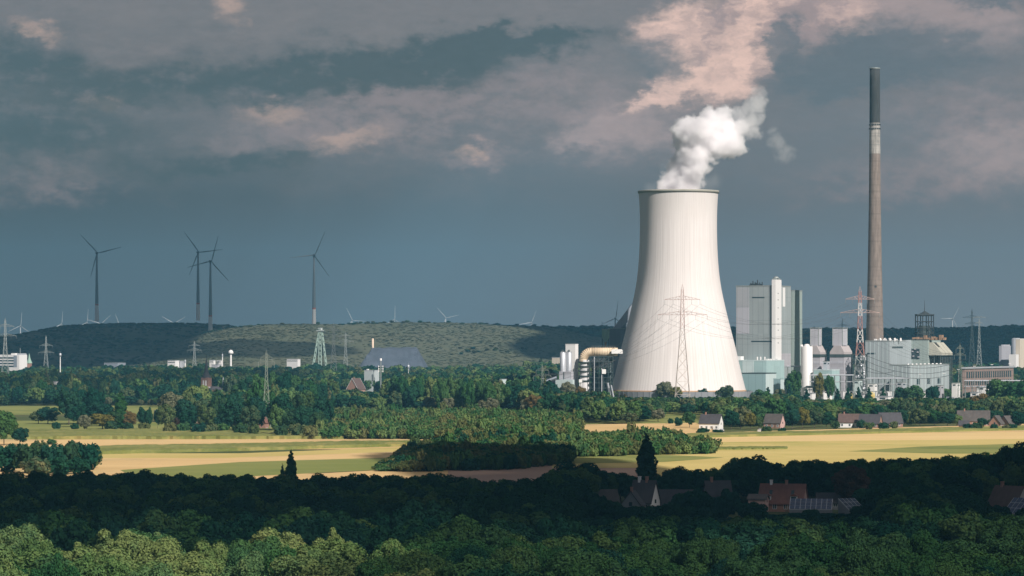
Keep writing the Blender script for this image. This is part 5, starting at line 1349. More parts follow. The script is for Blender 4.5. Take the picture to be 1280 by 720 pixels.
for k, row in enumerate((457, 460, 463)): 
    for s in (-1, 1): b.box(s * 2.2 - .4, s * 2.2 + .4, -.4, .4, zz(row + 2.2), zz(row)); b.tube((0, 0, zz(row + 1)), (s * 2.2, 0, zz(row + 1)), .15)
b.lathe([(1.0, zz(451)), (1.0, zz(448))], 10, cap1=True); b.build('aerials', white, q)
def gable_house(px, base_row, Y, L, Wd, eave, ridge, rot, wallm, roofm, label, group=None, nwin=4, name='house', gablem=None, chim=1, skylights=0, dormers=0, rows_=1, barge=None, hip=0.0):
    """L along the ridge; rot turns the ridge; front long wall faces the viewer at rot = 0"""
    t = thing(name, label, 'house' if name == 'house' else name.replace('_', ' '), (W(px, 425, Y).x, Y, 0), R(rot), group)
    MB().box(-L / 2, L / 2, -Wd / 2, Wd / 2, -.3, eave).build('wall', wallm, t)
    gm = gablem or wallm
    for s in (-1, 1):
        x = s * L / 2
        MB().prism([(-Wd / 2, eave), (Wd / 2, eave), (0, ridge - .1)], 0, x - .15 if s > 0 else x, x if s > 0 else x + .15).build('gable', gm, t)
        if gablem: MB().box(x - .03 if s < 0 else x - .2, x + .2 if s < 0 else x + .03, -Wd / 2 - .02, Wd / 2 + .02, 0, eave).build('gable_wall', gm, t)
    o = .45; sl = (ridge - eave) / (Wd / 2); ze = eave - o * sl
    b = MB()
    for s in (-1, 1):
        b.prism([(s * (Wd / 2 + o), ze), (s * (Wd / 2 + o), ze + .28), (0, ridge + .3), (0, ridge)] if s < 0 else [(Wd / 2 + o, ze), (0, ridge), (0, ridge + .3), (Wd / 2 + o, ze + .28)], 0, -L / 2 - .4, L / 2 + .4)
    rf = b.build('roof', roofm, t)
    if barge:
        b = MB()
        for x in (-L / 2 - .55, L / 2 + .43):
            for s in (-1, 1): b.prism([(s * (Wd / 2 + o), ze - .05), (s * (Wd / 2 + o), ze + .5), (0, ridge + .55), (0, ridge - .0)], 0, x, x + .12)
        b.build('bargeboard', barge, t)
    for k in range(chim):
        x = -L * .3 + k * L * .35; b = MB(); b.box(x, x + .8, -.4, .4, ridge - .6, ridge + 1.3); b.box(x - .08, x + .88, -.48, .48, ridge + 1.3, ridge + 1.45); b.build('chimney', white if k == 0 and chim > 1 else brick_h, rf)
    for k in range(skylights):
        x = -L * .25 + k * L * .5 / max(1, skylights - 1) if skylights > 1 else 0; y0, y1 = -Wd * .30, -Wd * .18
        z0, z1 = ridge + y0 * sl + .33, ridge + y1 * sl + .33; b = MB(); b.face([(x - .5, y0, z0), (x + .5, y0, z0), (x + .5, y1, z1), (x - .5, y1, z1)]); b.face([(x - .5, y1, z1 - .2), (x + .5, y1, z1 - .2), (x + .5, y0, z0 - .2), (x - .5, y0, z0 - .2)]); b.build('skylight', glassd, rf)
    for k in range(dormers):
        x = -L * .3 + k * L * .6 / max(1, dormers - 1) if dormers > 1 else 0; zb_ = eave + (ridge - eave) * .12; y = -Wd / 2 + (zb_ - eave) / sl
        d = MB().box(x - 1.1, x + 1.1, y - .1, y + 1.6, zb_, zb_ + 1.5).build('dormer', frame_w, rf)
        MB().box(x - .8, x + .8, y - .16, y - .1, zb_ + .3, zb_ + 1.3).build('window', glassd, d)
        MB().prism([(x - 1.4, zb_ + 1.45), (x + 1.4, zb_ + 1.45), (x, zb_ + 2.3)], 1, y - .3, y + 2.2).build('dormer_roof', roofm, d)
    for rw in range(rows_):
        for k in range(nwin):
            x = -L / 2 + L * (k + .5) / nwin; z0 = .95 + rw * 2.7
            if z0 + 1.3 > eave + .1: continue
            w = MB().box(x - .55, x + .55, -Wd / 2 - .05, -Wd / 2 + .1, z0, z0 + 1.3).build('window', glassd, t)
            b = MB()
            for (a, c, e, f) in ((x - .65, x - .55, z0 - .1, z0 + 1.4), (x + .55, x + .65, z0 - .1, z0 + 1.4), (x - .55, x + .55, z0 - .1, z0), (x - .55, x + .55, z0 + 1.3, z0 + 1.4), (x - .04, x + .04, z0, z0 + 1.3)): b.box(a, c, -Wd / 2 - .1, -Wd / 2 - .02, e, f)
            b.build('frame', frame_w, w)
    for s in (-1, 1):
        x = s * (L / 2 + (.03 if gablem else 0)); MB().box(min(x, x + s * .05), max(x, x + s * .05), -.5, .5, eave * .5 + 1.0, eave * .5 + 2.2).build('window', glassd, t)
    MB().box(L * .12, L * .12 + 1.0, -Wd / 2 - .06, -Wd / 2 + .1, 0, 2.1).build('door', paint('door_paint', (.18, .12, .08), .6, .1, 1.0) if 'dm' not in globals() else dm, t)
    return t
dm = paint('door_brown', (.18, .12, .08), .6, .1, 1.0)
gable_house(445, 487, 3380, 15, 13, 4.5, 15, 62, brick_h, roof_brown, 'steep gabled brick house with white bargeboards beside the grey concrete tower', None, 3, barge=frame_w)
# church
YQ = 3000; uu = U(YQ); zz = lambda py: H - (py - HOR) * uu
q = thing('church', 'red brick church tower with a thin dark spire rising above the woods', 'church', (W(258, 425, YQ).x, YQ, 0), R(-20))
MB().box(-3.6, 3.6, -3.6, 3.6, 0, zz(472)).build('tower', brick_h, q)
for s in (-1.2, 1.2): MB().box(s - .7, s + .7, -3.7, -3.5, zz(482), zz(475.5)).build('belfry_opening', frame_w, q)
MB().box(-3.9, 3.9, -3.9, 3.9, zz(484.5), zz(483.4)).build('cornice', frame_w, q)
b = MB(); b.lathe([(4.3, zz(472)), (2.2, zz(466)), (1.4, zz(459)), (.15, zz(446.5))], 8, smooth=False); b.build('spire', roof_dark, q); MB().tube((0, 0, zz(447)), (0, 0, zz(443.5)), .18).build('cross', blacksteel, q)
b = MB(); b.box(3.6, 16, -4, 6, 0, 7); b.build('nave_wall', brick_h, q); MB().prism([(-4.6, 7), (6.6, 7), (1, 12.5)], 0, 3.7, 16.5).build('nave_roof', roof_dark, q)
q = thing('ridge_turret', 'small pale turret on a dark church roof right of the brick spire', 'turret', (W(279, 425, 2960).x, 2960, 0)); uu = U(2960); zz = lambda py: H - (py - HOR) * uu
MB().box(-9, 9, -4, 4, 0, 10).build('wall', brick_h, q); MB().prism([(-4.6, 10), (4.6, 10), (0, zz(483))], 0, -9.4, 9.4).build('roof', roof_dark, q); MB().lathe([(1.0, zz(484)), (.9, zz(479)), (.1, zz(471))], 8, cap0=True).build('turret', silver, q)
# office slab, steeple, masts, white buildings
G1 = Block('office_slab', 'white slab block with dark window bands at the left edge', 'office block', 24, 4600)
G1.box('wall', 36, 0, 0, 7.5, 443.5, None, white)
for row in (446.5, 450, 453.5, 457): band_front(G1, G1.o, 35.5, 3, row, row + 1.9, glassd, 'window_band', .12)
band_front(G1, G1.o, 7.5, 3, 444.5, 459, bunker_roof, 'stair_recess_shade', .2)  # last strip is flat and grey, painted for the shade of a stair recess
MB().box(-12 * G1.L, -7 * G1.L, 2, 10, G1.z(443.5), G1.z(441.5)).build('roof_house', white, G1.o); MB().box(-4 * G1.L, -.2, 2, 7 * G1.Rr, G1.z(443.5), G1.z(441.6)).build('lift_house', silver, G1.o)
b = MB(); b.tube((-3 * G1.L, 8, G1.z(442)), (-3 * G1.L, 8, G1.z(435)), .35); b.build('aerial', galv, G1.o)
q = thing('green_steeple', 'pointed pale green copper steeple right of the office slab', 'steeple', (W(36.5, 425, 4650).x, 4650, 0)); uu = U(4650); zz = lambda py: H - (py - HOR) * uu
MB().box(-3.4, 3.4, -3.4, 3.4, 0, zz(454)).build('tower', brick_h, q); MB().lathe([(4.4, zz(454)), (2.0, zz(449)), (1.0, zz(445)), (.1, zz(441.5))], 8, smooth=False, cap0=True).build('spire', copperg, q)
def mast(px, top, Y, label, headw=1.4, r=.6):
    q = thing('mast', label, 'mast', (W(px, 425, Y).x, Y, 0)); z = H - (top - HOR) * U(Y)
    MB().tube((0, 0, 0), (0, 0, z - 4), r, r * .8, 10).build('pole', white, q); b = MB(); b.lathe([(r, z - 4), (headw, z - 3.6), (headw, z - .6), (r, z)], 12, cap1=True); b.tube((0, 0, z), (0, 0, z + 2), .1); b.build('head', silver, q)
mast(75.3, 441.5, 4000, 'white aerial mast with a fat head standing in the woods at the left', 1.5, .7); mast(93.5, 469, 3300, 'small thin lamp mast among the trees at the left', .8, .2); mast(231.5, 450, 4600, 'short white mast left of the white twin blocks', 1.3, 1.2); mast(278, 442.5, 4650, 'short white mast above the white twin blocks', 1.0, .9); mast(510.5, 456, 3700, 'thin lamp mast in the woods right of the grey tower', 1.2, .3); mast(693, 475, 3000, 'floodlight mast beside the silver silos', .8, .3)
q = thing('water_tower', 'white mushroom shaped water tower before the hill', 'water tower', (W(288.5, 425, 4700).x, 4700, 0)); uu = U(4700); zz = lambda py: H - (py - HOR) * uu
MB().lathe([(1.6, 0), (1.4, zz(443))], 14).build('stem', white, q); MB().lathe([(1.4, zz(443)), (3.6, zz(442)), (3.7, zz(440)), (2.2, zz(438)), (.2, zz(437.2))], 20).build('tank', white, q)
def low_block(px, row, Y, wl, wr, mat, label, cat='building', name='white_building', bands=()):
    Q = Block(name, label, cat, px, Y); Q.box('wall', wl, 0, 0, wr, row, None, mat); MB().box(-wl * Q.L - .3, .3, -.3, wr * Q.Rr + .3, Q.z(row), Q.z(row) + .5).build('roof_edge', silver, Q.o)
    for r0 in bands: band_front(Q, Q.o, wl - .4, .4, r0, r0 + .9, glassd, 'window_band')
    return Q
low_block(219, 450.8, 4660, 10, 4, white, 'long low white factory building far off before the hill', bands=(452.5,)); low_block(229, 451.5, 4668, 5, 2, silver, 'short grey factory annex right of the long white factory')
low_block(267, 450.5, 4660, 5.5, 2, white, 'white block, the left one of the twin blocks', bands=(452,)); low_block(276, 450.5, 4660, 5.5, 2, white, 'white block, the right one of the twin blocks', bands=(452,)); low_block(272, 456, 4600, 8, 4, lilac, 'grey flat building below the twin blocks')
low_block(372, 449, 4640, 14, 3, white, 'long white hall with a stepped roof far off before the hill', bands=(450.8,)); low_block(70, 477, 3500, 3.5, 2, white, 'small white house gable among the trees at the left'); low_block(349, 489, 3000, 5, 3, teal_l, 'pale greenish house half hidden by trees right of the slim pylon')
low_block(147, 454, 4640, 18, 8, bunker_roof, 'grey roofed estate far off at the foot of the spoil heap'); low_block(233, 463, 4300, 3, 2, white, 'small white gable in the woods left of the brick spire'); low_block(630, 474.5, 3000, 5, 3, teal_l, 'pale greenish cabin above the trees left of the conveyor', name='cabin')
low_block(700, 447, 4600, 10, 4, cream, 'cream strip of building on the far woods above the conveyor'); low_block(462, 448, 4620, 6, 2, white, 'small white building at the foot of the thin orange chimney')
# brick hut under the slim pylon
q = gable_house(329.5, 546, 1975, 5.4, 4.6, 5.2, 8.2, 70, brick_h, roof_red, 'tiny tall brick transformer hut at the foot of the slim pylon', None, 1, 'hut', chim=0)
# ------------------------------------------------------------------ farms behind the fields
gable_house(889, 539, 2005, 12.5, 8, 4.2, 9.2, -22, white, roof_dark, 'white farmhouse with a dark slate roof standing alone at the edge of the pale field', None, 4, chim=1)
gable_house(968, 537, 2040, 11, 7, 3.6, 8.6, -28, brick_h, roof_grey, 'small brick cottage with a grey roof and a pink gable before the trees', None, 3, gablem=pinkw, chim=0)
gable_house(1063, 530, 2060, 14, 8, 3.4, 8.2, -12, white, roof_brown, 'farmhouse with a brown tiled roof behind a clipped hedge', None, 3, chim=1)
gable_house(1088, 532, 2050, 13, 9, 3.0, 8.2, -20, brick_h, roof_dark, 'dark slate roofed barn in the middle of the farm row', None, 3, 'barn', chim=0)
gable_house(1112, 531, 2075, 14, 10, 2.6, 8.6, 12, brick_h, roof_dark, 'broad dark roofed barn at the right end of the farm row', None, 3, 'barn', chim=0)
gable_house(1217, 528, 2090, 20, 9, 3.6, 9.6, -8, brick_h, roof_grey, 'long brick farmhouse with a grey brown roof among trees at the right', None, 5, chim=1)
gable_house(1246, 532, 2040, 8, 7.5, 3.0, 7.6, 62, brick_h, roof_grey, 'brick house with a steep gable facing the field at the right', None, 2, barge=roof_dark, chim=0)
gable_house(1260, 533, 2045, 9, 7.5, 2.8, 7.4, 48, brick_h, roof_grey, 'second steep gabled brick house nearer to the right edge', None, 2, barge=roof_dark, chim=0)
gable_house(1205, 533, 2030, 6, 6, 2.2, 4.8, -10, brick_h, roof_dark, 'low dark roofed garage left of the long brick farmhouse', None, 1, 'garage', chim=0)
gable_house(246, 531, 2150, 13, 9, 3.0, 8.0, -14, brick_h, roof_brown, 'brown roofed farm building half hidden by bushes at the left', None, 3, 'barn', chim=0)
gable_house(203, 529, 2200, 10, 8, 3.0, 7.5, 10, brick_h, roof_dark, 'dark roofed shed under the willow trees at the left', None, 2, 'barn', chim=0)
for x, r0, w, lab in ((903, 541, 0, 'white garden hut at the right corner of the white farmhouse'), (951, 541, 0, 'white garden hut left of the pink gabled cottage'), (1274, 535, 0, 'white hut at the right end of the farm fields')):
    Q = Block('garden_hut', lab, 'hut', x, G(r0)); Q.box('wall', 4, 0, 0, 2.4, r0 - 3.6, None, white); MB().prism([(-4 * Q.L - .2, Q.z(r0 - 3.6)), (.2, Q.z(r0 - 3.6)), (-2 * Q.L, Q.z(r0 - 5))], 1, -.2, 2.4 * Q.Rr + .2).build('roof', silver, Q.o)
# ------------------------------------------------------------------ houses in the wood in front
gable_house(979, 640, 1052, 14.0, 9.5, 2.8, 8.4, -16, brick_h, roof_red, 'large house with a red tiled roof, two skylights and dormers in the dark wood', None, 4, chim=2, skylights=2, dormers=2, gablem=pinkw)
gable_house(948, 640, 1046, 5.5, 5.0, 4.2, 5.4, -16, pinkw, roof_grey, 'small pink rendered wing at the left of the red roofed house', None, 2, 'house_wing', chim=0)
gable_house(806, 632, 1050, 7.5, 6, 3.4, 9.6, -30, greywall, roof_dark, 'dark house with a tall bright white gable left of the poplar foot', None, 2, chim=2, gablem=white)
gable_house(791, 634, 1040, 8, 6, 2.8, 6.8, 78, greywall, roof_dark, 'small grey gabled house just left of the white gable', None, 2, chim=1)
gable_house(838, 632, 1056, 17, 8.5, 2.4, 6.4, -6, greywall, roof_dark, 'long low house with a dark blue roof right of the white gable', None, 5, chim=1)
gable_house(753, 630, 1052, 9, 7, 2.6, 6.6, 14, greywall, roof_grey, 'pale roofed house among dark trees farthest left in the village', None, 3, chim=1)
gable_house(897, 624, 1080, 8, 7, 3.0, 8.2, 10, greywall, roof_dark, 'dark roofed house between the long blue roof and the red roof', None, 3, chim=1)
gable_house(1045, 634, 1064, 12, 7, 2.2, 5.0, -8, greywall, roof_dark, 'low blue grey roofed house right of the glass roof', None, 3, chim=0)
gable_house(1196, 612, 1090, 10, 8, 3.2, 8.6, 24, white, roof_grey, 'grey roofed house showing between the dark trees at the right', None, 2, chim=1)
gable_house(1262, 640, 1010, 11, 9, 3.0, 9.6, -50, white, roof_brown, 'steep roofed house with pale wall at the right edge of the village', None, 3, chim=1, gablem=paint('pale_render', (.52, .48, .46), .9, .08, .3))
# sloping solar roofs
def solar_roof(px, row, Y, L, D, rise, label, cat='solar roof', z0=3.2, rot=-10):
    t = thing('solar_roof', label, cat, (W(px, 425, Y).x, Y, 0), R(rot))
    b = MB(); b.prism([(0, 0), (D, 0), (D, z0 + rise - .15), (0, z0 - .15)], 0, -L / 2, L / 2); b.build('wall', greywall, t)
    n = max(4, int(L / 1.6)); m_ = 3
    b = MB(); f = MB()
    for i in range(n):
        for j in range(m_):
            x0, x1 = -L / 2 + L * i / n + .08, -L / 2 + L * (i + 1) / n - .08; y0, y1 = D * j / m_ + .08, D * (j + 1) / m_ - .08; z = lambda y: z0 + rise * y / D + .12
            b.face([(x0, y0, z(y0)), (x1, y0, z(y0)), (x1, y1, z(y1)), (x0, y1, z(y1))])
    b.build('panels', solar, t); f.prism([(0, z0 - .1), (D, z0 + rise - .1), (D, z0 + rise + .06), (0, z0 + .06)], 0, -L / 2 - .1, L / 2 + .1).build('panel_frame', silver, t)
solar_roof(1013, 634, 1030, 13, 7, 3.0, 'glass panelled conservatory roof in front of the red roofed house', 'conservatory', 1.6, -8)
solar_roof(1072, 634, 1030, 6, 6, 3.4, 'small bright blue panelled roof right of the low blue grey house', 'solar roof', 1.4, 30)
solar_roof(1268, 636, 990, 8, 7, 4.4, 'dark panelled roof slope in front of the house at the right edge', 'solar roof', 2.4, -38)

# ------------------------------------------------------------------ trees that stand out
def at_tree(name, pool, trunks, px, base_row, top_row, wpx, hm, wm, label, group=None, z=0):
    Y = G(base_row) if base_row < 640 else base_row
    uu = U(Y); hgt = H - (top_row - HOR) * uu
    return tree(name, random.choice(pool), trunks, (W(px, 425, Y).x, Y, z), wpx * uu / wm, hgt / hm, label, group)
def at_tree_Y(name, pool, tr, px, Y, top_row, wpx, hm, wm, label, group=None):
    hgt = H - (top_row - HOR) * U(Y); return tree(name, random.choice(pool), tr, (W(px, 425, Y).x, Y, 0), wpx * U(Y) / wm, hgt / hm, label, group)
mt = trunk_mesh(9, .3, 8, 4)
at_tree_Y('poplar_tree', cols_m['dark'], mt, 808, 1100, 539, 25, 20, 5.0, 'tall dark poplar standing up against the bright fields in the middle')
at_tree_Y('poplar_tree', cols_m['dark'], mt, 364, 1060, 559, 15, 20, 5.0, 'dark pointed tree sticking out of the wood edge at the left of the middle')
at_tree_Y('poplar_tree', cols_m['dark'], mt, 353, 1050, 577, 8, 20, 5.0, 'little pointed tree just left of the dark pointed tree at the wood edge')
at_tree('poplar_tree', cols_m['green'], mt, 151, 537, 487, 16, 20, 5.0, 'tall narrow green poplar behind the left meadow')
at_tree('broad_tree', mids['green'], mt, 5, 557, 513, 34, 15.5, 13, 'full green tree at the left edge beside the pale stubble')
at_tree('broad_tree', mids['dark'], mt, 25, 556, 534, 24, 15.5, 13, 'round dark tree with a short trunk on the stubble at the left')
for x, br, tr_, w, lab in ((86, 531, 487, 34, 'big dark broad tree behind the left meadow, left of a clump of three'), (112, 530, 484, 40, 'big dark broad tree, the middle one of the clump behind the left meadow'), (124, 533, 503, 40, 'lower dark tree in front of the clump behind the left meadow'), (60, 530, 508, 30, 'dark bushy tree left of the clump behind the left meadow')):
    at_tree('broad_tree', mids['dark'], mt, x, br, tr_, w, 15.5, 13, lab, 'trees of the left clump')
for x, br, tr_, w, p, lab in ((160, 537, 513, 22, 'rust', 'thin brownish half bare tree right of the narrow poplar'), (178, 536, 508, 13, 'dark', 'small dark round tree right of the half bare tree'), (186, 537, 509, 11, 'dark', 'second small dark round tree right of the half bare tree'), (197, 536, 511, 9, 'dark', 'smallest of the three dark round trees by the left meadow'), (128, 537, 517, 40, 'gold', 'yellowish green bush in front of the narrow poplar'),
                              (216, 528, 489, 34, 'pale', 'big grey green willow at the left of the willow pair'), (245, 527, 481, 40, 'olive', 'big willow right of the grey green willow'), (263, 531, 512, 16, 'gold', 'bright yellow green tree beside the brown barn'), (282, 541, 512, 26, 'dark', 'dark round tree right of the yellow green tree'), (236, 541, 512, 28, 'dark', 'dark round tree before the brown barn'),
                              (222, 539, 522, 12, 'copper', 'small copper coloured shrub tree left of the brown barn'), (304, 540, 517, 30, 'pale', 'pale grey green bush near the garden by the slim pylon'), (106, 540, 518, 18, 'pale', 'pale rounded tree in the left meadow scrub')):
    at_tree('broad_tree', mids[p], mt, x, br, tr_, w, 15.5, 13, lab)
for x, br, tr_, w, p, lab in ((70, 539, 528, 10, 'dark', 'single round bush in the left meadow'), (93, 538, 529, 11, 'dark', 'second single bush in the left meadow, right of the first'), (250, 543, 529, 24, 'dark', 'long low bush along the meadow edge before the barn'), (230, 542, 528, 20, 'green', 'green bush at the left end of the meadow edge'), (279, 542, 529, 16, 'green', 'rounded green bush at the right end of the meadow edge'), (64, 556, 549, 14, 'green', 'lone small bush in the pale stubble at the left'),
                              (848, 533, 522, 12, 'dark', 'dark round bush in the meadow left of the white farmhouse'), (838, 530, 523, 8, 'dark', 'smaller dark bush in the meadow left of the white farmhouse'), (880, 541, 535, 16, 'dark', 'clipped hedge bush at the left corner of the white farmhouse'), (897, 541, 537, 18, 'dark', 'low hedge bush below the front of the white farmhouse'),
                              (1056, 533, 521, 16, 'dark', 'clipped round hedge bush before the brown roofed farmhouse, left'), (1066, 533, 521, 16, 'dark', 'clipped round hedge bush before the brown roofed farmhouse, right'), (1137, 531, 515, 17, 'rust', 'reddish brown round tree right of the farm row'), (1122, 532, 527, 9, 'green', 'small bright bush at the right end of the farm row')):
    at_tree('bush', shrubs_m[p if p in shrubs_m else 'shrub'], None, x, br, tr_, w, 4.4, 6.0, lab)
for i, (x, br, tr_, w, p) in enumerate(((206, 539, 505, 24, 'mixed'), (232, 536, 498, 30, 'dark'), (258, 538, 505, 26, 'mixed'), (292, 541, 498, 32, 'dark'), (312, 543, 506, 28, 'mixed'), (322, 541, 495, 26, 'dark'), (346, 546, 505, 24, 'olive'), (362, 546, 510, 28, 'mixed'), (380, 546, 506, 30, 'dark'), (396, 547, 514, 24, 'mixed'), (350, 542, 490, 34, 'dark'), (378, 540, 488, 34, 'mixed'), (405, 543, 495, 30, 'dark'), (144, 537, 512, 22, 'mixed'), (98, 534, 505, 26, 'dark'), (48, 530, 514, 24, 'mixed'))):
    at_tree('broad_tree', mids[p], mt, x, br, tr_, w, 15.5, 13, 'mid green tree in the loose belt between the left meadow and the woods', 'loose belt by the left meadow')
for i, (x, br, tr_, w) in enumerate(((212, 543, 529, 16), (262, 543, 530, 18), (300, 545, 529, 20), (318, 546, 531, 16), (352, 548, 531, 20), (372, 548, 530, 20), (390, 549, 532, 18), (140, 539, 526, 16), (160, 539, 528, 14), (180, 539, 529, 14))):
    at_tree('bush', shrubs_m['shrub' if i % 3 == 0 else 'mixed'], None, x, br, tr_, w, 4.4, 6.0, 'low green bush along the far edge of the left fields', 'bushes along the left fields')
for i, (x, br, tr_, w, p) in enumerate(((862, 535, 514, 18, 'green'), (914, 537, 512, 22, 'dark'), (926, 536, 508, 24, 'mixed'), (938, 537, 516, 18, 'gold'), (948, 536, 520, 14, 'mixed'), (990, 537, 512, 22, 'dark'), (1003, 536, 509, 20, 'gold'), (1018, 535, 512, 24, 'mixed'), (1033, 534, 514, 20, 'dark'), (1100, 533, 524, 12, 'mixed'), (1128, 532, 512, 18, 'dark'), (1150, 532, 510, 26, 'mixed'), (1168, 532, 512, 24, 'green'), (1184, 533, 515, 22, 'dark'), (1196, 533, 518, 16, 'olive'), (1228, 535, 522, 14, 'dark'), (1238, 535, 524, 10, 'mixed'), (1253, 535, 526, 10, 'green'), (1272, 535, 514, 22, 'dark'))):
    at_tree('farm_tree', mids[p], mt, x, br, tr_, w, 15.5, 13, 'leafy tree standing among the farmhouses along the far edge of the pale fields', 'trees among the farms')
for i, (x, br, tr_, w) in enumerate(((876, 543, 537, 10), (958, 541, 533, 12), (978, 542, 535, 10), (1044, 536, 526, 12), (1076, 536, 525, 12), (1086, 537, 528, 12), (1104, 537, 528, 14), (1118, 537, 527, 10), (1210, 538, 530, 12), (1222, 538, 528, 14), (1242, 538, 530, 10), (1258, 538, 531, 12), (1266, 538, 530, 10))):
    at_tree('bush', shrubs_m['mixed' if i % 2 else 'dark'], None, x, br, tr_, w, 4.4, 6.0, 'garden bush before the farmhouses at the edge of the pale fields', 'garden bushes of the farms')
# bushes at the left between wood and field
for i, (x, br, tr_, w) in enumerate(((8, 590, 558, 44), (36, 592, 556, 40), (62, 592, 557, 36), (84, 591, 553, 38), (104, 588, 554, 36), (118, 585, 563, 20), (20, 586, 556, 34), (50, 585, 552, 22), (74, 594, 570, 40), (44, 596, 572, 38), (100, 593, 572, 30))):
    at_tree('bush', shrubs_m['mixed' if i % 2 else 'dark'], None, x, br, tr_, w, 4.4, 6.0, 'big dark green bush in the clump between the wood and the stubble', 'bushes of the left clump')
# belt of trees in front of the plant, each tree on its own
kinds = ['mixed', 'mixed', 'mixed', 'green', 'olive', 'olive', 'pale', 'pale', 'gold', 'dark', 'rust']
n_ = 0
for row_, (x0, x1), hh, st in ((500, (690, 1285), 13, 15), (508, (700, 1285), 12.5, 15), (517, (650, 1290), 13, 17), (526, (740, 1290), 12, 17)):
    x = x0
    while x < x1:
        x += st * random.uniform(.7, 1.3); br = row_ + random.uniform(-3, 3); Y = G(br); p = random.choice(kinds)
        h = hh * random.choice((.5, .65, .8, .95, 1.1, 1.3)) * random.uniform(.92, 1.08); X = W(x, 425, Y).x
        if br > 520 and 830 < x < 880: continue
        hc = cap_height(X, Y, h, 3.5)
        if hc < 3: continue
        w = random.uniform(15, 24) * min(1, hc / h + .2)
        lab = {'pale': 'silvery pale tree in the belt of trees before the power station', 'gold': 'yellowish tree in the belt of trees before the power station', 'rust': 'rusty brown tree in the belt of trees before the power station'}.get(p, 'green tree in the belt of trees before the power station')
        tree('roadside_tree', random.choice(mids[p]), mt, (X, Y, 0), w * U(Y) / 13, hc / 15.5, lab, {'pale': 'silvery trees before the power station', 'gold': 'yellowish trees before the power station', 'rust': 'rusty trees before the power station'}.get(p, 'green trees before the power station')); n_ += 1
for x, t_ in ((1008, 486), (1047, 486), (1060, 485), (1073, 484), (1086, 484), (1104, 486), (987, 480), (960, 484), (975, 486)):
    at_tree_Y('conifer', cones_m, mt, x, 2760, t_, 13, 12, 6.4, 'dark cone shaped tree in the row before the substation and offices', 'cone shaped trees before the substation')
for x, Y, tp, w, p, lab in ((1252, 2500, 474, 46, 'green', 'big full green tree at the right end of the belt before the brick hall'), (1276, 2480, 472, 40, 'green', 'big green tree cut by the right edge before the brick hall'), (1140, 2650, 481, 30, 'green', 'big bright green tree before the low hall'), (1165, 2700, 482, 20, 'dark', 'dark tree before the low hall, right of the bright one'), (1127, 2700, 484, 26, 'dark', 'dark tree before the low hall, left of the bright one'), (1226, 2300, 492, 34, 'rust', 'brownish round tree above the long brick farmhouse'), (992, 2840, 462, 22, 'green', 'dark green tree between office building and teal hall'), (1024, 2845, 466, 16, 'gold', 'bright green tree before the teal hall, left'), (1037, 2845, 469, 14, 'green', 'green tree before the teal hall, right'),
                        (952, 2560, 487, 26, 'green', 'rounded tree below the pump house'), (1104, 2250, 500, 34, 'pale', 'pale willow behind the farm row'), (1082, 2250, 502, 34, 'gold', 'yellow olive tree behind the farm row'), (1054, 2300, 500, 34, 'green', 'dark green tree behind the farmhouse')):
    at_tree_Y('broad_tree', mids[p], mt, x, Y, tp, w, 15.5, 13, lab)
# the tall even poplars in the middle of the woods
for i, x in enumerate(range(486, 636, 9)):
    at_tree_Y('avenue_tree', mids['green' if i % 3 else 'olive'], mt, x + random.uniform(-2, 2), 2560 + random.uniform(-40, 40), interp(x, [(480, 474), (500, 470), (560, 471), (600, 473), (636, 480)]) + random.uniform(-2, 2), 20, 15.5, 13, 'tall green tree in the even topped row above the plantation', 'tall even row in the woods')
for i, x in enumerate(range(300, 400, 11)):
    at_tree_Y('broad_tree', mids['dark' if i % 2 else 'green'], mt, x + random.uniform(-3, 3), 2420 + random.uniform(-60, 60), interp(x, [(300, 474), (350, 464), (400, 478)]) + random.uniform(-4, 4), 26, 15.5, 13, 'tall dark tree in the clump behind the slim pylon', 'dark clump behind the slim pylon')
for i, (x, r0) in enumerate(((560, 497), (604, 500), (615, 497), (660, 497), (700, 492), (716, 494), (136, 496), (176, 499), (188, 499), (200, 498))):
    at_tree_Y('broad_tree', mids['pale'], mt, x, 2450 if x > 300 else 2700, r0, 20 if x > 300 else 9, 15.5, 13, 'pale silvery willow showing light among the darker woods', 'pale willows in the woods')
# cloud darkened trees round the village
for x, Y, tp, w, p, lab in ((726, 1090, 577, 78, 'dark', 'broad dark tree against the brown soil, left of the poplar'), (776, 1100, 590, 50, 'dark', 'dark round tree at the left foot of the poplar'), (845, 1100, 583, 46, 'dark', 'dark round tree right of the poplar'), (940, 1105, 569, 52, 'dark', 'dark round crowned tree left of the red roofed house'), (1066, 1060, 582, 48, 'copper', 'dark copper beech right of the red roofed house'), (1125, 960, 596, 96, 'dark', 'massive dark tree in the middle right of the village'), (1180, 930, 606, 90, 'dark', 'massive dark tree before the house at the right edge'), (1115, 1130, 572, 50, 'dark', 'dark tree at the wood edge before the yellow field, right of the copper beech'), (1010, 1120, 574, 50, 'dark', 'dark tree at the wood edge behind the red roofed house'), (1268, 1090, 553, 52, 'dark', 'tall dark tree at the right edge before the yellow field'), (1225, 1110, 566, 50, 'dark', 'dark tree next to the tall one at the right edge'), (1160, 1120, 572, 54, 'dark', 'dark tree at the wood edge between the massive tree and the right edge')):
    at_tree_Y('garden_tree', [leaf_mesh('crown', MIDL[i % 4], 6000, .32, fol[p], 300 + i, .25) for i in range(2)], mt, x, Y, tp, w, 15.5, 13, lab)
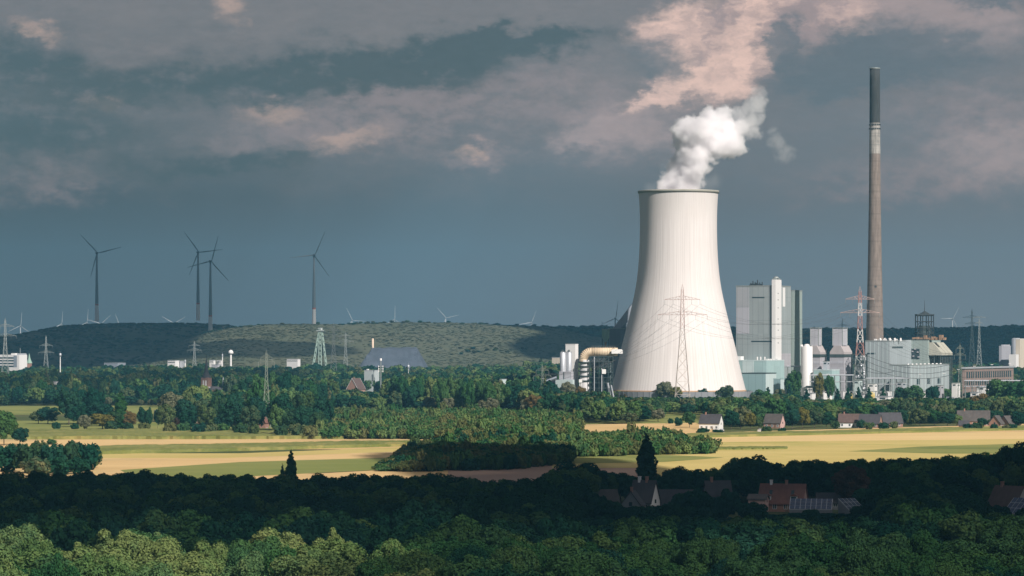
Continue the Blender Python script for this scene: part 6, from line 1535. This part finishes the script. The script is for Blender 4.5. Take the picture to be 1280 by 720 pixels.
for i, (x, Y, tp, w) in enumerate(((874, 1000, 620, 34), (898, 990, 622, 30), (765, 1010, 626, 34), (826, 1000, 632, 28), (950, 990, 640, 30), (1000, 985, 641, 40), (1096, 1000, 622, 40), (1240, 960, 640, 40), (1215, 960, 640, 40), (858, 980, 634, 30), (735, 990, 622, 44), (800, 985, 633, 30), (840, 990, 628, 26), (782, 980, 634, 30), (815, 960, 640, 34), (880, 970, 634, 34), (760, 970, 634, 34), (970, 970, 643, 34), (745, 1020, 618, 30), (868, 1030, 612, 40), (912, 1030, 612, 30), (850, 1030, 617, 26), (934, 1010, 628, 26), (1090, 1040, 612, 40), (1250, 985, 632, 34), (1284, 965, 636, 34), (946, 995, 631, 26), (1076, 990, 633, 30), (1012, 1000, 637, 24), (1030, 980, 641, 36), (1060, 985, 642, 30))):
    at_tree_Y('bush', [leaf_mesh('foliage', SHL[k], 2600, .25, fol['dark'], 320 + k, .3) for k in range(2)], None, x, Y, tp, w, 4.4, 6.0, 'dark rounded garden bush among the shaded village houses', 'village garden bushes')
# parked car by the left meadow and a white caravan by the garden
def car(px, row, label, m):
    Y = G(row); t = thing('parked_car', label, 'car', (W(px, 425, Y).x, Y, 0), R(4))
    MB().prism([(-2.1, .35), (2.1, .35), (2.15, .8), (1.2, .95), (.7, 1.42), (-1.2, 1.45), (-1.9, .95), (-2.15, .85)], 1, -.85, .85).build('body', m, t)
    MB().prism([(.62, 1.0), (1.05, 1.0), (.66, 1.36), (-1.1, 1.38), (-1.6, 1.0)], 1, -.87, -.84).build('window', glassd, t)
    for x in (-1.3, 1.3):
        for y in (-.8, .8):
            w = bpy.data.objects.new('wheel', MB().lathe([(.33, -.1), (.33, .1)], 14, cap0=True, cap1=True).mesh('wheel', blacksteel)); COL.objects.link(w); w.parent = t; w.location = (x, y, .33); w.rotation_euler[0] = R(90)
car(204, 542, 'dark car parked on the track at the edge of the left meadow', paint('dark_car', (.03, .04, .05), .3, .1, .5)); car(263.5, 540, 'white car parked between the bushes before the brown barn', paint('white_car', (.75, .75, .75), .3, .04, .5))
bpy.context.view_layer.update()
